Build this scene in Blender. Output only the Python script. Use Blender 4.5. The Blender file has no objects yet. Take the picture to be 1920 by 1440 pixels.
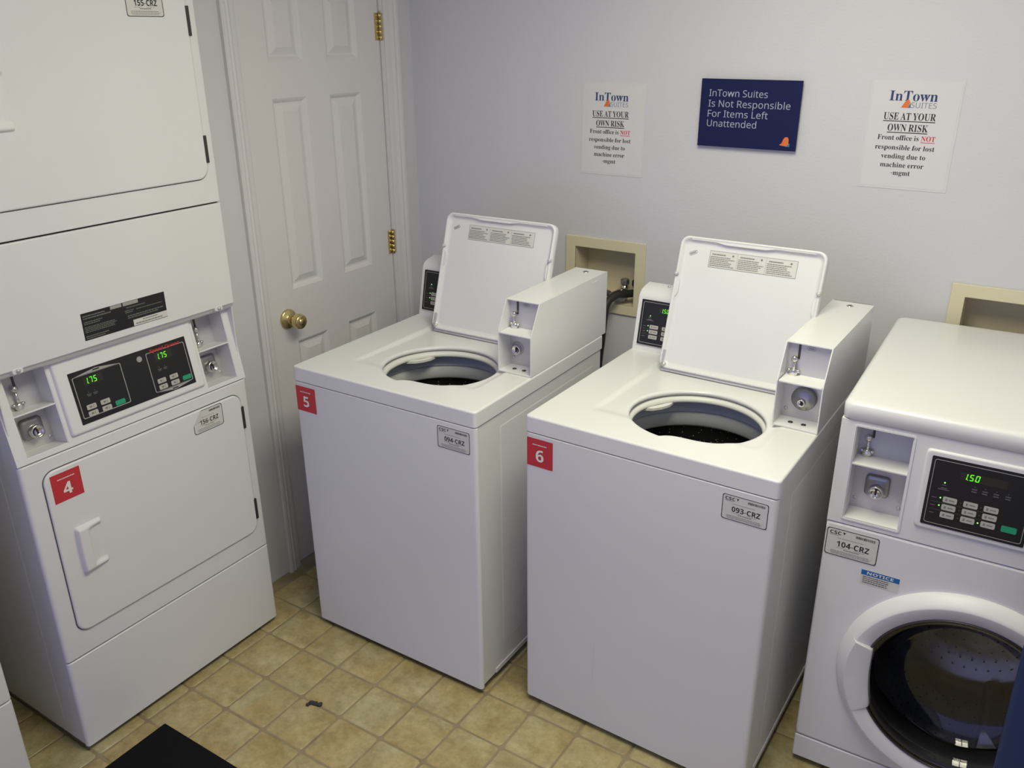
import bpy, math, random
from mathutils import Matrix, Vector
random.seed(7)
S = bpy.context.scene
COL = S.collection
PI = math.pi

# ------------------------------------------------------------------ camera
yaw, pitch, roll, FPX = 0.5737, -0.3866, -0.0091, 1601.97
cyw, syw, cp, sp = math.cos(yaw), math.sin(yaw), math.cos(pitch), math.sin(pitch)
fw = Vector((-syw*cp, cyw*cp, sp)); rt = Vector((cyw, syw, 0)); up_ = rt.cross(fw)
r2 = math.cos(roll)*rt + math.sin(roll)*up_
u2 = -math.sin(roll)*rt + math.cos(roll)*up_
cam = bpy.data.cameras.new('camera'); cam.sensor_width = 36; cam.lens = FPX/1920*36; cam.clip_start = .02
co = bpy.data.objects.new('camera', cam); COL.objects.link(co)
M = Matrix((r2, u2, -fw)).transposed().to_4x4(); M.translation = (2.1188, -2.6214, 1.8046)
co.matrix_world = M
S.camera = co

# ------------------------------------------------------------------ light and exposure
w = bpy.data.worlds.new('world'); S.world = w; w.use_nodes = True
w.node_tree.nodes['Background'].inputs[0].default_value = (.50, .52, 1.0, 1)
w.node_tree.nodes['Background'].inputs[1].default_value = 0.88
LX, LY, LZ = 1.58, -1.32, 2.385
for i, dx in enumerate((-.15, .15)):
    l = bpy.data.lights.new('ceiling_lamp', 'AREA'); l.shape = 'RECTANGLE'; l.size = .26; l.size_y = 1.1
    l.energy = 10.8; l.color = (1, .965, .72)
    lo = bpy.data.objects.new('ceiling_lamp', l); COL.objects.link(lo); lo.location = (LX+dx, LY, LZ)
S.view_settings.view_transform = 'Standard'; S.view_settings.look = 'None'
S.view_settings.gamma = 1; S.view_settings.use_curve_mapping = False
S.view_settings.exposure = 0.05

# ------------------------------------------------------------------ materials
def mat(name, col, rough=.5, metal=0, spec=.5, coat=0, emit=None, es=0, trans=0, ior=1.45, bump=None, mottle=None):
    m = bpy.data.materials.new(name); m.use_nodes = True
    nt = m.node_tree; b = nt.nodes['Principled BSDF']
    b.inputs['Base Color'].default_value = (*col, 1); b.inputs['Roughness'].default_value = rough
    b.inputs['Metallic'].default_value = metal; b.inputs['Specular IOR Level'].default_value = spec
    b.inputs['Coat Weight'].default_value = coat; b.inputs['Coat Roughness'].default_value = .12
    b.inputs['IOR'].default_value = ior
    if trans: b.inputs['Transmission Weight'].default_value = trans
    if emit: b.inputs['Emission Color'].default_value = (*emit, 1); b.inputs['Emission Strength'].default_value = es
    if bump or mottle:
        tc = nt.nodes.new('ShaderNodeTexCoord')
    if bump:
        n = nt.nodes.new('ShaderNodeTexNoise'); n.inputs['Scale'].default_value = bump[0]; n.inputs['Detail'].default_value = 4
        bp = nt.nodes.new('ShaderNodeBump'); bp.inputs['Strength'].default_value = bump[1]; bp.inputs['Distance'].default_value = bump[2]
        nt.links.new(tc.outputs['Object'], n.inputs['Vector'])
        nt.links.new(n.outputs['Fac'], bp.inputs['Height']); nt.links.new(bp.outputs['Normal'], b.inputs['Normal'])
    if mottle:
        n = nt.nodes.new('ShaderNodeTexNoise'); n.inputs['Scale'].default_value = mottle[0]; n.inputs['Detail'].default_value = 5
        cr = nt.nodes.new('ShaderNodeValToRGB')
        cr.color_ramp.elements[0].position = .35; cr.color_ramp.elements[1].position = .65
        cr.color_ramp.elements[0].color = (*mottle[1], 1); cr.color_ramp.elements[1].color = (*col, 1)
        nt.links.new(tc.outputs['Object'], n.inputs['Vector']); nt.links.new(n.outputs['Fac'], cr.inputs['Fac'])
        nt.links.new(cr.outputs['Color'], b.inputs['Base Color'])
    return m

ENAMEL = mat('white_enamel', (.775, .78, .795), .32, coat=.25, mottle=(3, (.76, .765, .78)))
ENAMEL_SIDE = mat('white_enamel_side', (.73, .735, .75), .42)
PLASTIC = mat('white_plastic', (.765, .77, .785), .42)
PANELBODY = mat('white_console', (.765, .77, .785), .42)
WALL = mat('wall_paint', (.645, .65, .695), .62, bump=(160, .25, .002), mottle=(1.5, (.632, .636, .683)))
TRIMP = mat('trim_paint', (.70, .69, .72), .45, bump=(60, .1, .001))
DOORP = mat('door_paint', (.71, .695, .705), .45, bump=(90, .15, .001))
CEIL = mat('ceiling_paint', (.75, .75, .72), .8, bump=(80, .3, .003))
BLACK = mat('black_glossy', (.012, .012, .014), .35)
BLACKM = mat('black_matte', (.008, .008, .009), .9, spec=.15, bump=(300, .4, .002))
RUBBER = mat('black_rubber', (.02, .02, .022), .55)
GREYL = mat('grey_print_line', (.36, .36, .35), .5)
DIM = mat('dim_print', (.13, .13, .13), .5)
DIMG = mat('dim_green_print', (.16, .18, .15), .5)
BTN = mat('grey_key', (.48, .47, .43), .5)
GREEN = mat('green_key', (.02, .33, .17), .5)
LED = mat('green_display', (.02, .1, .0), .5, emit=(.12, .9, .02), es=1.1)
LEDW = mat('indicator_lamp', (.1, .3, .05), .5, emit=(.35, 1, .25), es=1.2)
LCD = mat('unlit_display', (.028, .026, .02), .3)
RED = mat('red_sticker', (.55, .035, .05), .5)
REDT = mat('red_print', (.6, .03, .03), .5)
WHITEP = mat('white_print', (.8, .8, .78), .5)
LABELP = mat('label_paper', (.68, .67, .64), .5)
LABELS = mat('label_silver', (.56, .56, .55), .4)
INK = mat('black_print', (.02, .02, .025), .6)
INKG = mat('grey_print', (.22, .22, .22), .6)
BLUEH = mat('blue_print', (.01, .14, .42), .5)
STEEL = mat('brushed_steel', (.60, .59, .60), .40, metal=.5, bump=(200, .1, .001))
PLATE = mat('grey_plate', (.55, .55, .59), .45, metal=.2)
CHROME = mat('chrome', (.72, .70, .68), .16, metal=1)
BOSS = mat('cast_metal', (.34, .34, .34), .3, metal=.85)
DARKM = mat('dark_metal', (.09, .085, .08), .4, metal=.8)
BRASS = mat('polished_brass', (.70, .58, .27), .25, metal=1)
TUBW = mat('tub_ring_plastic', (.72, .73, .70), .4)
TUBB = mat('tub_blue_grey_plastic', (.52, .57, .68), .5)
TUBG = mat('tub_grey_plastic', (.60, .62, .65), .5)
BEIGE = mat('beige_plastic', (.70, .65, .47), .5, bump=(40, .1, .001))
BEIGEIN = mat('beige_plastic_inside', (.68, .62, .46), .6)
NAVY = mat('navy_sign', (.009, .013, .070), .5, spec=.25)
SIGNT = mat('sign_lettering', (.36, .38, .50), .5)
ORANGE = mat('orange_print', (.75, .18, .04), .5)
TEAL = mat('teal_print', (.03, .22, .35), .5)
PAPER = mat('paper', (.69, .69, .70), .35, coat=.35)
LOGOB = mat('logo_navy', (.03, .05, .16), .6)
LOGOG = mat('logo_grey', (.22, .24, .32), .6)
BINB = mat('blue_bin_plastic', (.010, .030, .115), .5, bump=(120, .15, .001))
GASKET = mat('grey_gasket', (.10, .10, .105), .6)
DIFF = mat('lamp_diffuser', (.9, .9, .85), .5, emit=(1, .93, .76), es=2.5)
STEELD = mat('drum_steel', (.55, .55, .56), .28, metal=1)
FELT = mat('dark_lint', (.05, .045, .05), .9)

def speckle():
    m = mat('speckled_porcelain', (.012, .012, .014), .3)
    nt = m.node_tree; b = nt.nodes['Principled BSDF']
    tc = nt.nodes.new('ShaderNodeTexCoord'); v = nt.nodes.new('ShaderNodeTexVoronoi'); v.inputs['Scale'].default_value = 95
    r = nt.nodes.new('ShaderNodeValToRGB'); r.color_ramp.elements[0].position = .10; r.color_ramp.elements[0].color = (.5, .5, .5, 1)
    r.color_ramp.elements[1].position = .17; r.color_ramp.elements[1].color = (.012, .012, .014, 1)
    nt.links.new(tc.outputs['Object'], v.inputs['Vector']); nt.links.new(v.outputs['Distance'], r.inputs['Fac'])
    nt.links.new(r.outputs['Color'], b.inputs['Base Color'])
    return m
SPECK = speckle()

def glassm():
    m = mat('door_glass', (.50, .50, .51), .02, trans=1, ior=1.45)
    return m
GLASS = glassm()

def film():
    m = mat('clear_film', (.95, .95, .95), .12, trans=1, ior=1.2, spec=.6)
    return m
FILM = film()

def tilemat():
    m = bpy.data.materials.new('vinyl_tile'); m.use_nodes = True
    nt = m.node_tree; b = nt.nodes['Principled BSDF']; L = nt.links.new
    b.inputs['Roughness'].default_value = .42
    g = nt.nodes.new('ShaderNodeNewGeometry'); oi = nt.nodes.new('ShaderNodeObjectInfo')
    ad = nt.nodes.new('ShaderNodeVectorMath'); ad.operation = 'ADD'
    sc = nt.nodes.new('ShaderNodeVectorMath'); sc.operation = 'SCALE'; sc.inputs[3].default_value = 7
    cb = nt.nodes.new('ShaderNodeCombineXYZ')
    L(oi.outputs['Random'], cb.inputs[0]); L(oi.outputs['Random'], cb.inputs[1]); L(cb.outputs[0], sc.inputs[0])
    L(g.outputs['Position'], ad.inputs[0]); L(sc.outputs[0], ad.inputs[1])
    def noise(s, d, ro=.6):
        n = nt.nodes.new('ShaderNodeTexNoise'); n.inputs['Scale'].default_value = s; n.inputs['Detail'].default_value = d
        n.inputs['Roughness'].default_value = ro; L(ad.outputs[0], n.inputs['Vector']); return n
    n1, n2, n3 = noise(11, 5), noise(38, 6, .75), noise(5, 2)
    def ramp(n, p0, c0, p1, c1):
        r = nt.nodes.new('ShaderNodeValToRGB'); e = r.color_ramp.elements
        e[0].position = p0; e[0].color = (*c0, 1); e[1].position = p1; e[1].color = (*c1, 1); L(n.outputs['Fac'], r.inputs['Fac']); return r
    r1 = ramp(n1, .36, (.40, .325, .165), .64, (.54, .475, .275))
    r2 = ramp(n2, .38, (.82, .82, .78), .62, (1.06, 1.05, 1.02))
    r3 = ramp(n3, .40, (1.0, .93, .80), .60, (.97, 1.0, .98))
    def mul(a, c, f=1):
        x = nt.nodes.new('ShaderNodeMix'); x.data_type = 'RGBA'; x.blend_type = 'MULTIPLY'; x.inputs[0].default_value = f
        L(a, x.inputs[6]); L(c, x.inputs[7]); return x.outputs[2]
    o = mul(mul(r1.outputs[0], r2.outputs[0]), r3.outputs[0])
    L(o, b.inputs['Base Color'])
    bp = nt.nodes.new('ShaderNodeBump'); bp.inputs['Strength'].default_value = .25; bp.inputs['Distance'].default_value = .002
    L(n2.outputs['Fac'], bp.inputs['Height']); L(bp.outputs['Normal'], b.inputs['Normal'])
    return m
TILE = tilemat()
GROUT = mat('vinyl_joint', (.34, .285, .17), .6, bump=(90, .3, .001), mottle=(14, (.26, .21, .12)))

# ------------------------------------------------------------------ mesh helpers
def frame(o=(0, 0, 0), tilt=0):
    """face frame: u right, v up (leaning back by tilt), n outwards (towards -y)"""
    c, s = math.cos(tilt), math.sin(tilt)
    m = Matrix(((1, 0, 0, o[0]), (0, s, -c, o[1]), (0, c, s, o[2]), (0, 0, 0, 1)))
    return m
FR = frame()
ID = Matrix.Identity(4)
XY = ID
def sideframe(x, o=0):   # right side face of a machine: u = +y, v = z, n = +x
    return Matrix(((0, 0, 1, x), (1, 0, 0, 0), (0, 1, 0, 0), (0, 0, 0, 1)))
def lsideframe(x):       # left side face: u = -y, v = z, n = -x
    return Matrix(((0, 0, -1, x), (-1, 0, 0, 0), (0, 1, 0, 0), (0, 0, 0, 1)))

def rrect(u0, v0, u1, v1, r, k=5):
    if r <= 0: return [(u0, v0), (u1, v0), (u1, v1), (u0, v1)]
    P = []
    for cx, cy, a0 in ((u0+r, v0+r, PI), (u1-r, v0+r, 1.5*PI), (u1-r, v1-r, 0), (u0+r, v1-r, .5*PI)):
        for i in range(k+1):
            a = a0+i/k*PI/2; P.append((cx+r*math.cos(a), cy+r*math.sin(a)))
    return P
def circ(cu, cv, r, k=32, a0=0, ru=None):
    return [(cu+(ru or r)*math.cos(a0+2*PI*i/k), cv+r*math.sin(a0+2*PI*i/k)) for i in range(k)]

class G:
    def __init__(s, T=ID): s.v = []; s.f = []; s.sm = []; s.mi = []; s.T = T
    def add(s, V, F, T=None, smooth=False, m=0):
        T = s.T if T is None else T; b = len(s.v)
        s.v += [tuple(T @ Vector(p)) for p in V]
        for f in F: s.f.append([b+i for i in f]); s.sm.append(smooth); s.mi.append(m)
        return s
    def prism(s, P, n0, n1, T=None, m=0, smooth=False):
        k = len(P); V = [(a, b, n0) for a, b in P]+[(a, b, n1) for a, b in P]
        F = [list(range(k-1, -1, -1)), list(range(k, 2*k))]
        s.add(V, F, T, False, m); b = len(s.v)-2*k
        for i in range(k):
            j = (i+1) % k; s.f.append([b+i, b+j, b+k+j, b+k+i]); s.sm.append(smooth); s.mi.append(m)
        return s
    def box(s, a, b, T=None, m=0):
        return s.prism([(a[0], a[1]), (b[0], a[1]), (b[0], b[1]), (a[0], b[1])], min(a[2], b[2]), max(a[2], b[2]), T, m)
    def flat(s, P, n, T=None, m=0):
        return s.add([(a, b, n) for a, b in P], [list(range(len(P)))], T, False, m)
    def ring(s, O, I, n0, n1, T=None, m=0, smooth=False):
        k = len(O); V = [(*p, n0) for p in O]+[(*p, n1) for p in O]+[(*p, n1) for p in I]+[(*p, n0) for p in I]
        F = []
        for i in range(k):
            j = (i+1) % k
            for q in range(4):
                a, c = q*k, ((q+1) % 4)*k; F.append([a+i, a+j, c+j, c+i])
        return s.add(V, F, T, smooth, m)
    def line(s, O, wd, n, T=None, m=0):
        """flat printed outline of a closed convex shape given by outline fn"""
        return s.ring(O(0), O(wd), n-.0002, n, T, m)
    def loft(s, loops, T=None, cap0=False, cap1=True, smooth=False, m=0, closed=True):
        k = len(loops[0]); V = [p for L_ in loops for p in L_]; F = []
        for a in range(len(loops)-1):
            for i in range(k if closed else k-1):
                j = (i+1) % k; F.append([a*k+i, a*k+j, (a+1)*k+j, (a+1)*k+i])
        nf = len(F)
        if cap0: F.append(list(range(k-1, -1, -1)))
        if cap1: F.append([(len(loops)-1)*k+i for i in range(k)])
        s.add(V, F, T, smooth, m)
        for q in range(len(F)-nf): s.sm[-1-q] = False
        return s
    def lathe(s, prof, cu=0, cv=0, T=None, k=40, smooth=True, cap0=False, cap1=False, m=0):
        return s.loft([[(cu+r*math.cos(2*PI*i/k), cv+r*math.sin(2*PI*i/k), n) for i in range(k)] for r, n in prof], T, cap0, cap1, smooth, m)
    def tube(s, P, r, k=10, T=None, m=0, caps=True):
        P = [Vector(p) for p in P]; loops = []; up0 = None
        for i, p in enumerate(P):
            d = (P[min(i+1, len(P)-1)]-P[max(i-1, 0)]).normalized()
            if up0 is None: up0 = Vector((0, 0, 1)) if abs(d.z) < .9 else Vector((1, 0, 0))
            x = d.cross(up0).normalized(); y = x.cross(d).normalized(); up0 = y
            rr = r[i] if isinstance(r, (list, tuple)) else r
            loops.append([tuple(p+x*rr*math.cos(2*PI*q/k)+y*rr*math.sin(2*PI*q/k)) for q in range(k)])
        return s.loft(loops, T, caps, caps, True, m)
    def build(s, name, mats, parent=None, bevel=0, seg=2, kind=None, label=None, autosm=None):
        me = bpy.data.meshes.new(name); me.from_pydata(s.v, [], s.f)
        mats = mats if isinstance(mats, (list, tuple)) else [mats]
        for m in mats: me.materials.append(m)
        me.polygons.foreach_set('use_smooth', [True if bevel else x for x in s.sm])
        me.polygons.foreach_set('material_index', s.mi)
        me.validate(); me.update()
        import bmesh
        bm = bmesh.new(); bm.from_mesh(me)
        bmesh.ops.remove_doubles(bm, verts=bm.verts, dist=1e-6)
        closed = all(len(e.link_faces) == 2 for e in bm.edges)
        if closed: bmesh.ops.recalc_face_normals(bm, faces=bm.faces)
        bm.to_mesh(me); bm.free()
        o = bpy.data.objects.new(name, me); COL.objects.link(o)
        if parent is not None: o.parent = parent
        if bevel:
            md = o.modifiers.new('bevel', 'BEVEL'); md.width = bevel; md.segments = seg; md.limit_method = 'ANGLE'
            md.angle_limit = math.radians(40); md.harden_normals = True
        if kind: o['kind'] = kind
        if label: o['label'] = label
        return o

# letter outlines (s = serif bold, i = sans, b = sans bold), packed polygons
# each row: face (0 serif bold, 1 sans, 2 sans bold), character code, advance, then the contours as x, y, x, y ...
from mathutils.geometry import tessellate_polygon
GLYPHS = [
(0,45,216,[27,206,27,154,189,154,189,206]),
(0,65,437,[206,466,49,75,36,47,24,30,9,21,-9,18,-9,0,128,0,128,18,87,26,75,48,103,132,253,132,281,59,283,46,270,25,229,18,229,0,443,0,443,18,425,22,411,34,399,55,384,87,224,465],[113,161,177,319,242,161]),
(0,69,442,[16,455,16,439,44,435,62,425,72,405,75,369,75,78,72,48,62,30,44,20,14,17,14,0,402,0,430,143,411,143,393,105,371,75,345,53,313,39,276,30,230,28,206,29,192,35,185,47,183,67,183,222,216,220,241,213,259,201,273,181,282,154,287,118,304,118,304,345,288,345,277,300,259,269,232,252,193,246,183,246,183,388,232,430,295,424,340,406,369,373,383,320,399,320,399,455]),
(0,70,404,[14,455,14,439,43,433,61,423,71,405,75,375,75,84,72,53,62,34,45,23,15,17,15,0,257,0,257,17,229,19,210,24,196,31,188,43,183,59,182,81,182,224,229,218,257,200,274,168,285,118,302,118,302,347,284,347,274,301,256,270,229,253,182,247,182,398,275,428,310,420,336,406,355,385,369,357,377,320,394,320,394,455]),
(0,73,261,[13,455,13,439,45,435,63,427,72,412,75,387,75,75,72,49,61,32,42,23,13,17,13,0,246,0,246,17,206,26,194,34,187,44,183,77,183,387,186,412,196,427,214,435,244,439,244,455]),
(0,75,510,[17,455,17,439,45,434,63,424,72,406,75,379,75,81,72,50,63,32,45,22,16,17,16,0,242,0,242,17,213,22,195,32,186,50,183,81,183,198,199,214,316,66,329,47,334,34,281,17,281,0,519,0,519,17,487,25,463,46,271,285,345,361,415,419,477,439,486,439,486,455,291,455,291,439,334,434,349,418,342,398,321,373,183,234,183,379,187,415,194,425,205,432,242,439,242,455]),
(0,78,494,[18,455,18,439,49,421,76,388,76,79,75,57,65,30,54,23,18,17,18,0,167,0,167,17,136,21,119,31,110,49,107,79,107,350,403,-11,422,-11,422,377,425,407,433,425,450,434,480,439,480,455,331,455,331,439,353,436,379,425,386,414,390,399,391,377,391,169,156,455]),
(0,79,525,[265,466,216,462,170,448,130,426,95,397,66,362,45,321,32,276,28,228,32,179,45,134,66,93,94,58,129,29,169,7,213,-6,261,-11,310,-6,355,7,395,29,430,58,459,93,481,134,494,179,498,228,494,277,481,323,459,364,431,399,397,427,357,448,313,462],[174,389,260,443,310,430,348,389,371,321,379,228,351,66,265,12,215,26,177,67,153,135,145,228]),
(0,82,473,[16,455,16,439,44,434,62,424,71,406,75,379,75,81,72,50,62,32,45,22,15,17,15,0,242,0,242,17,212,22,194,32,185,50,182,81,182,212,201,212,338,0,480,0,463,19,432,50,315,224,392,265,417,334,405,388,367,426,305,448,217,455],[202,429,224,431,284,407,304,336,298,290,280,258,249,240,203,234,182,234,182,385,184,409,190,422]),
(0,83,390,[185,466,148,462,115,449,88,429,67,403,54,370,50,332,56,289,77,253,112,221,163,191,225,160,265,129,279,89,273,60,257,36,231,20,197,15,149,24,111,50,83,94,62,158,43,158,43,-11,61,-11,192,-10,240,-6,281,8,314,29,339,58,354,93,359,133,357,162,350,188,337,211,317,233,290,253,253,273,189,303,159,319,137,336,124,356,120,380,125,406,140,426,163,440,194,445,222,441,248,429,272,410,293,385,310,354,322,319,339,319,339,466,320,466,313,450,255,456,206,465]),
(0,84,423,[11,455,11,318,29,318,41,367,65,403,102,426,156,433,156,81,152,50,142,31,123,21,92,17,92,0,328,0,328,17,296,21,276,30,267,49,263,81,263,433,269,433,357,404,394,317,410,317,410,455]),
(0,85,492,[15,455,15,439,43,434,61,424,70,406,73,379,73,155,83,81,114,29,168,-2,248,-13,325,-2,380,32,412,92,422,181,422,378,425,404,433,421,448,432,474,439,474,455,328,455,328,439,360,433,379,423,389,406,392,378,392,159,363,56,275,22,232,29,203,51,186,88,181,140,181,379,185,415,202,432,240,439,240,455]),
(0,87,611,[-15,455,-15,439,3,435,15,427,24,413,32,393,171,-11,190,-11,316,309,428,-11,446,-11,575,379,584,404,594,421,607,433,624,439,624,455,503,455,503,439,524,436,538,430,546,421,549,406,541,369,474,166,393,412,404,432,439,439,439,455,229,455,229,439,252,435,267,429,278,418,286,399,301,353,223,153,148,373,140,410,143,423,150,432,162,437,181,439,181,455]),
(0,89,426,[-13,455,-13,438,29,414,46,387,161,179,161,81,157,50,148,32,131,22,101,17,101,0,328,0,328,17,298,22,280,32,271,50,268,81,268,203,383,392,396,411,423,434,439,438,439,455,295,455,336,430,349,408,345,389,333,366,248,226,164,392,158,425,207,438,207,455]),
(0,97,344,[162,318,126,316,95,308,69,295,49,278,37,259,33,236,36,218,45,203,59,194,77,191,95,194,110,202,120,215,123,231,121,243,104,274,115,290,148,296,171,292,187,282,196,266,199,241,199,190,119,164,63,136,31,104,20,63,25,34,40,11,64,-4,95,-9,151,2,200,35,216,1,255,-10,294,-1,329,28,320,42,293,210,285,259,263,292,223,312],[138,139,199,169,199,63,187,50,151,34,126,46,118,84]),
(0,98,361,[8,455,8,439,26,436,37,428,41,414,43,388,43,-11,53,-11,105,28,148,-1,192,-10,233,-4,270,13,300,40,323,75,337,118,342,166,338,208,326,245,308,276,284,299,254,313,221,318,175,308,138,279,138,455],[169,277,184,280,212,273,231,251,242,213,245,160,242,95,232,49,213,23,183,14,149,28,138,69,138,242,144,257,155,270]),
(0,99,293,[175,319,133,313,96,297,64,271,40,237,25,196,19,150,24,106,38,68,59,35,87,11,119,-5,156,-10,227,8,285,60,271,72,239,47,204,38,166,48,137,76,118,123,112,187,126,269,169,297,190,290,206,216,236,204,253,207,266,215,275,228,277,245,271,275,250,298,218,314]),
(0,100,370,[176,455,176,439,198,437,212,430,220,419,223,401,223,280,189,309,146,318,112,313,81,297,55,272,36,237,24,196,19,147,23,104,35,66,53,35,78,10,107,-5,140,-10,188,2,223,39,223,-10,294,6,353,11,353,28,335,32,325,41,320,54,319,75,319,455],[147,273,174,281,191,278,206,270,217,257,223,242,223,76,215,56,202,41,187,31,171,28,146,36,130,58,121,98,118,153,121,210,130,250]),
(0,101,301,[157,318,120,313,87,298,59,273,38,240,24,201,19,157,24,109,37,69,58,35,85,10,117,-5,154,-10,228,11,285,73,270,86,237,53,199,42,138,73,117,166,283,166,283,173,274,234,249,280,209,309],[127,274,161,297,181,292,193,277,199,252,201,192,116,192,116,203]),
(0,102,214,[174,465,123,457,85,436,60,400,52,353,52,310,16,310,16,277,52,277,15,16,15,0,199,0,199,16,173,18,158,26,150,40,148,65,148,277,203,277,203,310,148,310,148,390,149,413,153,430,163,440,180,443,193,441,187,376,195,365,208,358,224,355,239,358,252,367,260,381,263,400,257,425,240,446,212,460]),
(0,103,327,[157,318,120,315,88,305,60,289,40,268,27,242,22,212,42,150,102,110,67,92,42,74,28,54,24,30,35,-1,69,-26,28,-46,14,-75,22,-100,48,-122,89,-136,146,-140,219,-133,272,-113,305,-80,316,-37,312,-9,303,13,285,29,259,40,223,47,175,49,141,49,111,55,101,71,104,84,112,94,126,102,205,106,234,116,258,131,276,151,288,176,291,203,286,237,268,268,317,268,317,304,233,304,196,315],[137,292,157,297,178,292,190,276,197,249,199,211,197,173,190,146,178,130,157,124,137,130,124,146,117,173,114,211,117,249,124,276],[97,-34,205,-34,231,-36,249,-41,260,-51,263,-66,238,-104,161,-116,122,-113,95,-103,79,-89,73,-73,79,-52]),
(0,104,381,[19,455,19,440,36,437,46,429,51,417,52,399,52,56,51,37,45,26,35,19,18,16,18,0,180,0,180,16,164,19,154,26,149,38,148,56,148,235,173,262,203,271,219,268,229,258,234,241,235,217,235,56,228,26,202,16,202,0,363,0,363,16,347,19,337,26,332,38,330,56,330,212,309,292,243,318,190,305,148,267,148,455]),
(0,105,198,[101,463,81,460,65,449,54,432,50,412,54,393,65,376,81,366,101,362,120,366,136,376,147,393,151,412,147,432,137,449,120,460],[21,310,20,293,37,291,47,285,51,272,52,252,52,56,51,37,45,26,35,19,18,16,18,0,180,0,180,16,164,19,154,26,148,56,148,310]),
(0,108,199,[20,455,20,439,38,436,47,429,51,417,52,398,52,56,51,37,45,26,35,19,18,16,18,0,180,0,180,16,164,19,154,26,148,56,148,455]),
(0,109,554,[237,318,188,305,146,265,146,310,19,310,19,294,36,291,46,284,51,271,52,253,52,56,51,37,45,26,35,19,18,16,18,0,177,0,177,16,162,19,152,27,146,56,146,235,170,262,199,271,216,268,226,258,230,241,232,217,232,56,230,38,225,26,215,19,199,16,199,0,356,0,356,16,340,19,331,26,326,38,324,56,324,237,349,263,377,271,394,268,404,258,408,241,410,217,410,56,408,38,403,26,393,19,377,16,377,0,536,0,536,16,520,19,510,26,505,38,504,56,504,212,482,292,418,318,364,304,320,261,292,304]),
(0,110,381,[243,318,190,306,148,267,148,310,19,310,19,294,36,291,46,284,51,271,52,253,52,56,51,37,45,26,35,19,18,16,18,0,180,0,180,16,164,19,154,26,149,38,148,56,148,235,173,262,203,271,219,268,229,258,234,241,235,217,235,56,228,26,202,16,202,0,363,0,363,16,347,19,337,26,332,38,330,56,330,212,309,292]),
(0,111,336,[168,318,127,313,90,297,60,272,38,239,24,199,19,154,24,110,38,70,60,37,90,11,127,-5,169,-10,210,-5,245,11,275,36,298,69,312,108,317,154,312,200,298,240,275,273,245,298,209,313],[144,292,169,299,192,292,208,271,217,227,220,154,214,56,209,39,193,18,169,11,144,18,128,39,123,56,117,154,120,227,128,271]),
(0,112,371,[230,319,180,305,143,263,143,310,19,310,19,295,37,291,46,283,51,269,52,243,17,-124,17,-139,197,-139,197,-123,167,-118,152,-99,148,-58,148,32,183,1,227,-10,261,-5,291,12,316,38,334,72,346,113,350,160,346,203,335,241,317,274,293,298,264,314],[171,267,199,278,225,270,241,248,250,208,253,154,249,99,239,59,222,36,195,28,167,38,148,69,148,235]),
(0,114,287,[233,318,210,314,187,301,165,280,146,252,146,310,21,310,20,293,37,291,46,285,51,273,52,252,52,56,51,37,45,26,35,19,18,16,18,0,197,0,197,16,173,19,159,25,152,37,149,56,149,192,152,220,162,241,175,255,189,260,233,224,248,222,265,225,278,234,287,248,289,266,286,287,275,304,258,315]),
(0,115,288,[141,319,98,312,65,291,44,259,37,220,41,193,54,169,76,148,107,130,156,105,183,84,192,58,189,40,179,27,162,18,140,15,112,21,87,39,66,68,53,105,36,105,36,-9,51,-9,60,4,122,-6,151,-10,194,-3,228,18,250,51,257,95,253,127,241,151,221,172,191,189,115,232,107,244,105,259,108,274,116,286,130,294,149,296,174,291,196,277,215,254,228,222,244,222,244,319,230,319,223,308]),
(0,116,228,[129,424,112,398,88,369,57,336,20,300,20,279,48,279,48,71,53,36,66,10,89,-4,124,-9,182,9,222,66,206,75,189,49,168,40,157,43,149,51,144,82,144,279,208,279,208,310,144,310,144,424]),
(0,117,375,[11,310,11,294,29,291,39,282,44,268,46,248,46,97,51,51,65,17,91,-3,131,-10,160,-7,186,3,209,19,228,40,228,-10,300,7,360,13,360,30,342,33,331,39,326,51,324,70,324,310,189,310,189,294,209,291,221,283,226,269,228,248,228,66,205,43,177,36,162,38,151,46,144,58,142,74,142,310]),
(0,118,306,[-3,310,-3,293,12,290,22,281,38,248,142,-10,160,-10,260,243,278,279,289,289,305,295,305,310,203,310,203,294,232,289,241,272,185,122,130,268,136,290,164,294,164,310]),
(0,119,435,[-11,310,-11,293,17,265,122,-10,140,-10,223,197,289,-10,304,-10,433,292,445,295,445,310,356,310,356,295,336,141,302,288,323,293,323,310,168,310,168,295,211,235,167,127,120,253,138,293,138,310]),
(1,67,424,[271,486,203,478,146,455,100,418,67,368,48,309,41,240,47,170,65,109,96,60,139,24,194,1,261,-7,298,-6,329,-2,358,4,385,13,385,65,330,52,301,48,270,46,198,59,146,98,115,160,105,240,116,320,149,381,202,420,271,433,302,431,330,425,356,417,379,407,404,458,342,479]),
(1,69,373,[65,480,65,0,333,0,333,53,126,53,126,224,321,224,321,277,126,277,126,426,333,426,333,480]),
(1,70,349,[65,480,65,0,126,0,126,203,320,203,320,257,126,257,126,426,333,426,333,480]),
(1,73,228,[27,480,27,445,83,431,83,48,27,35,27,0,200,0,200,35,144,48,144,431,200,445,200,480]),
(1,76,352,[65,480,65,0,335,0,335,54,126,54,126,480]),
(1,78,510,[65,480,65,0,121,0,121,268,118,398,375,0,445,0,445,480,389,480,391,83,135,480]),
(1,82,418,[65,480,65,0,126,0,126,198,221,198,337,0,408,0,276,215,300,225,322,239,342,256,358,279,369,308,372,343,361,403,329,446,275,471,197,480],[126,427,194,427,245,422,281,407,303,381,310,340,303,301,283,272,248,255,197,249,126,249]),
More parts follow.
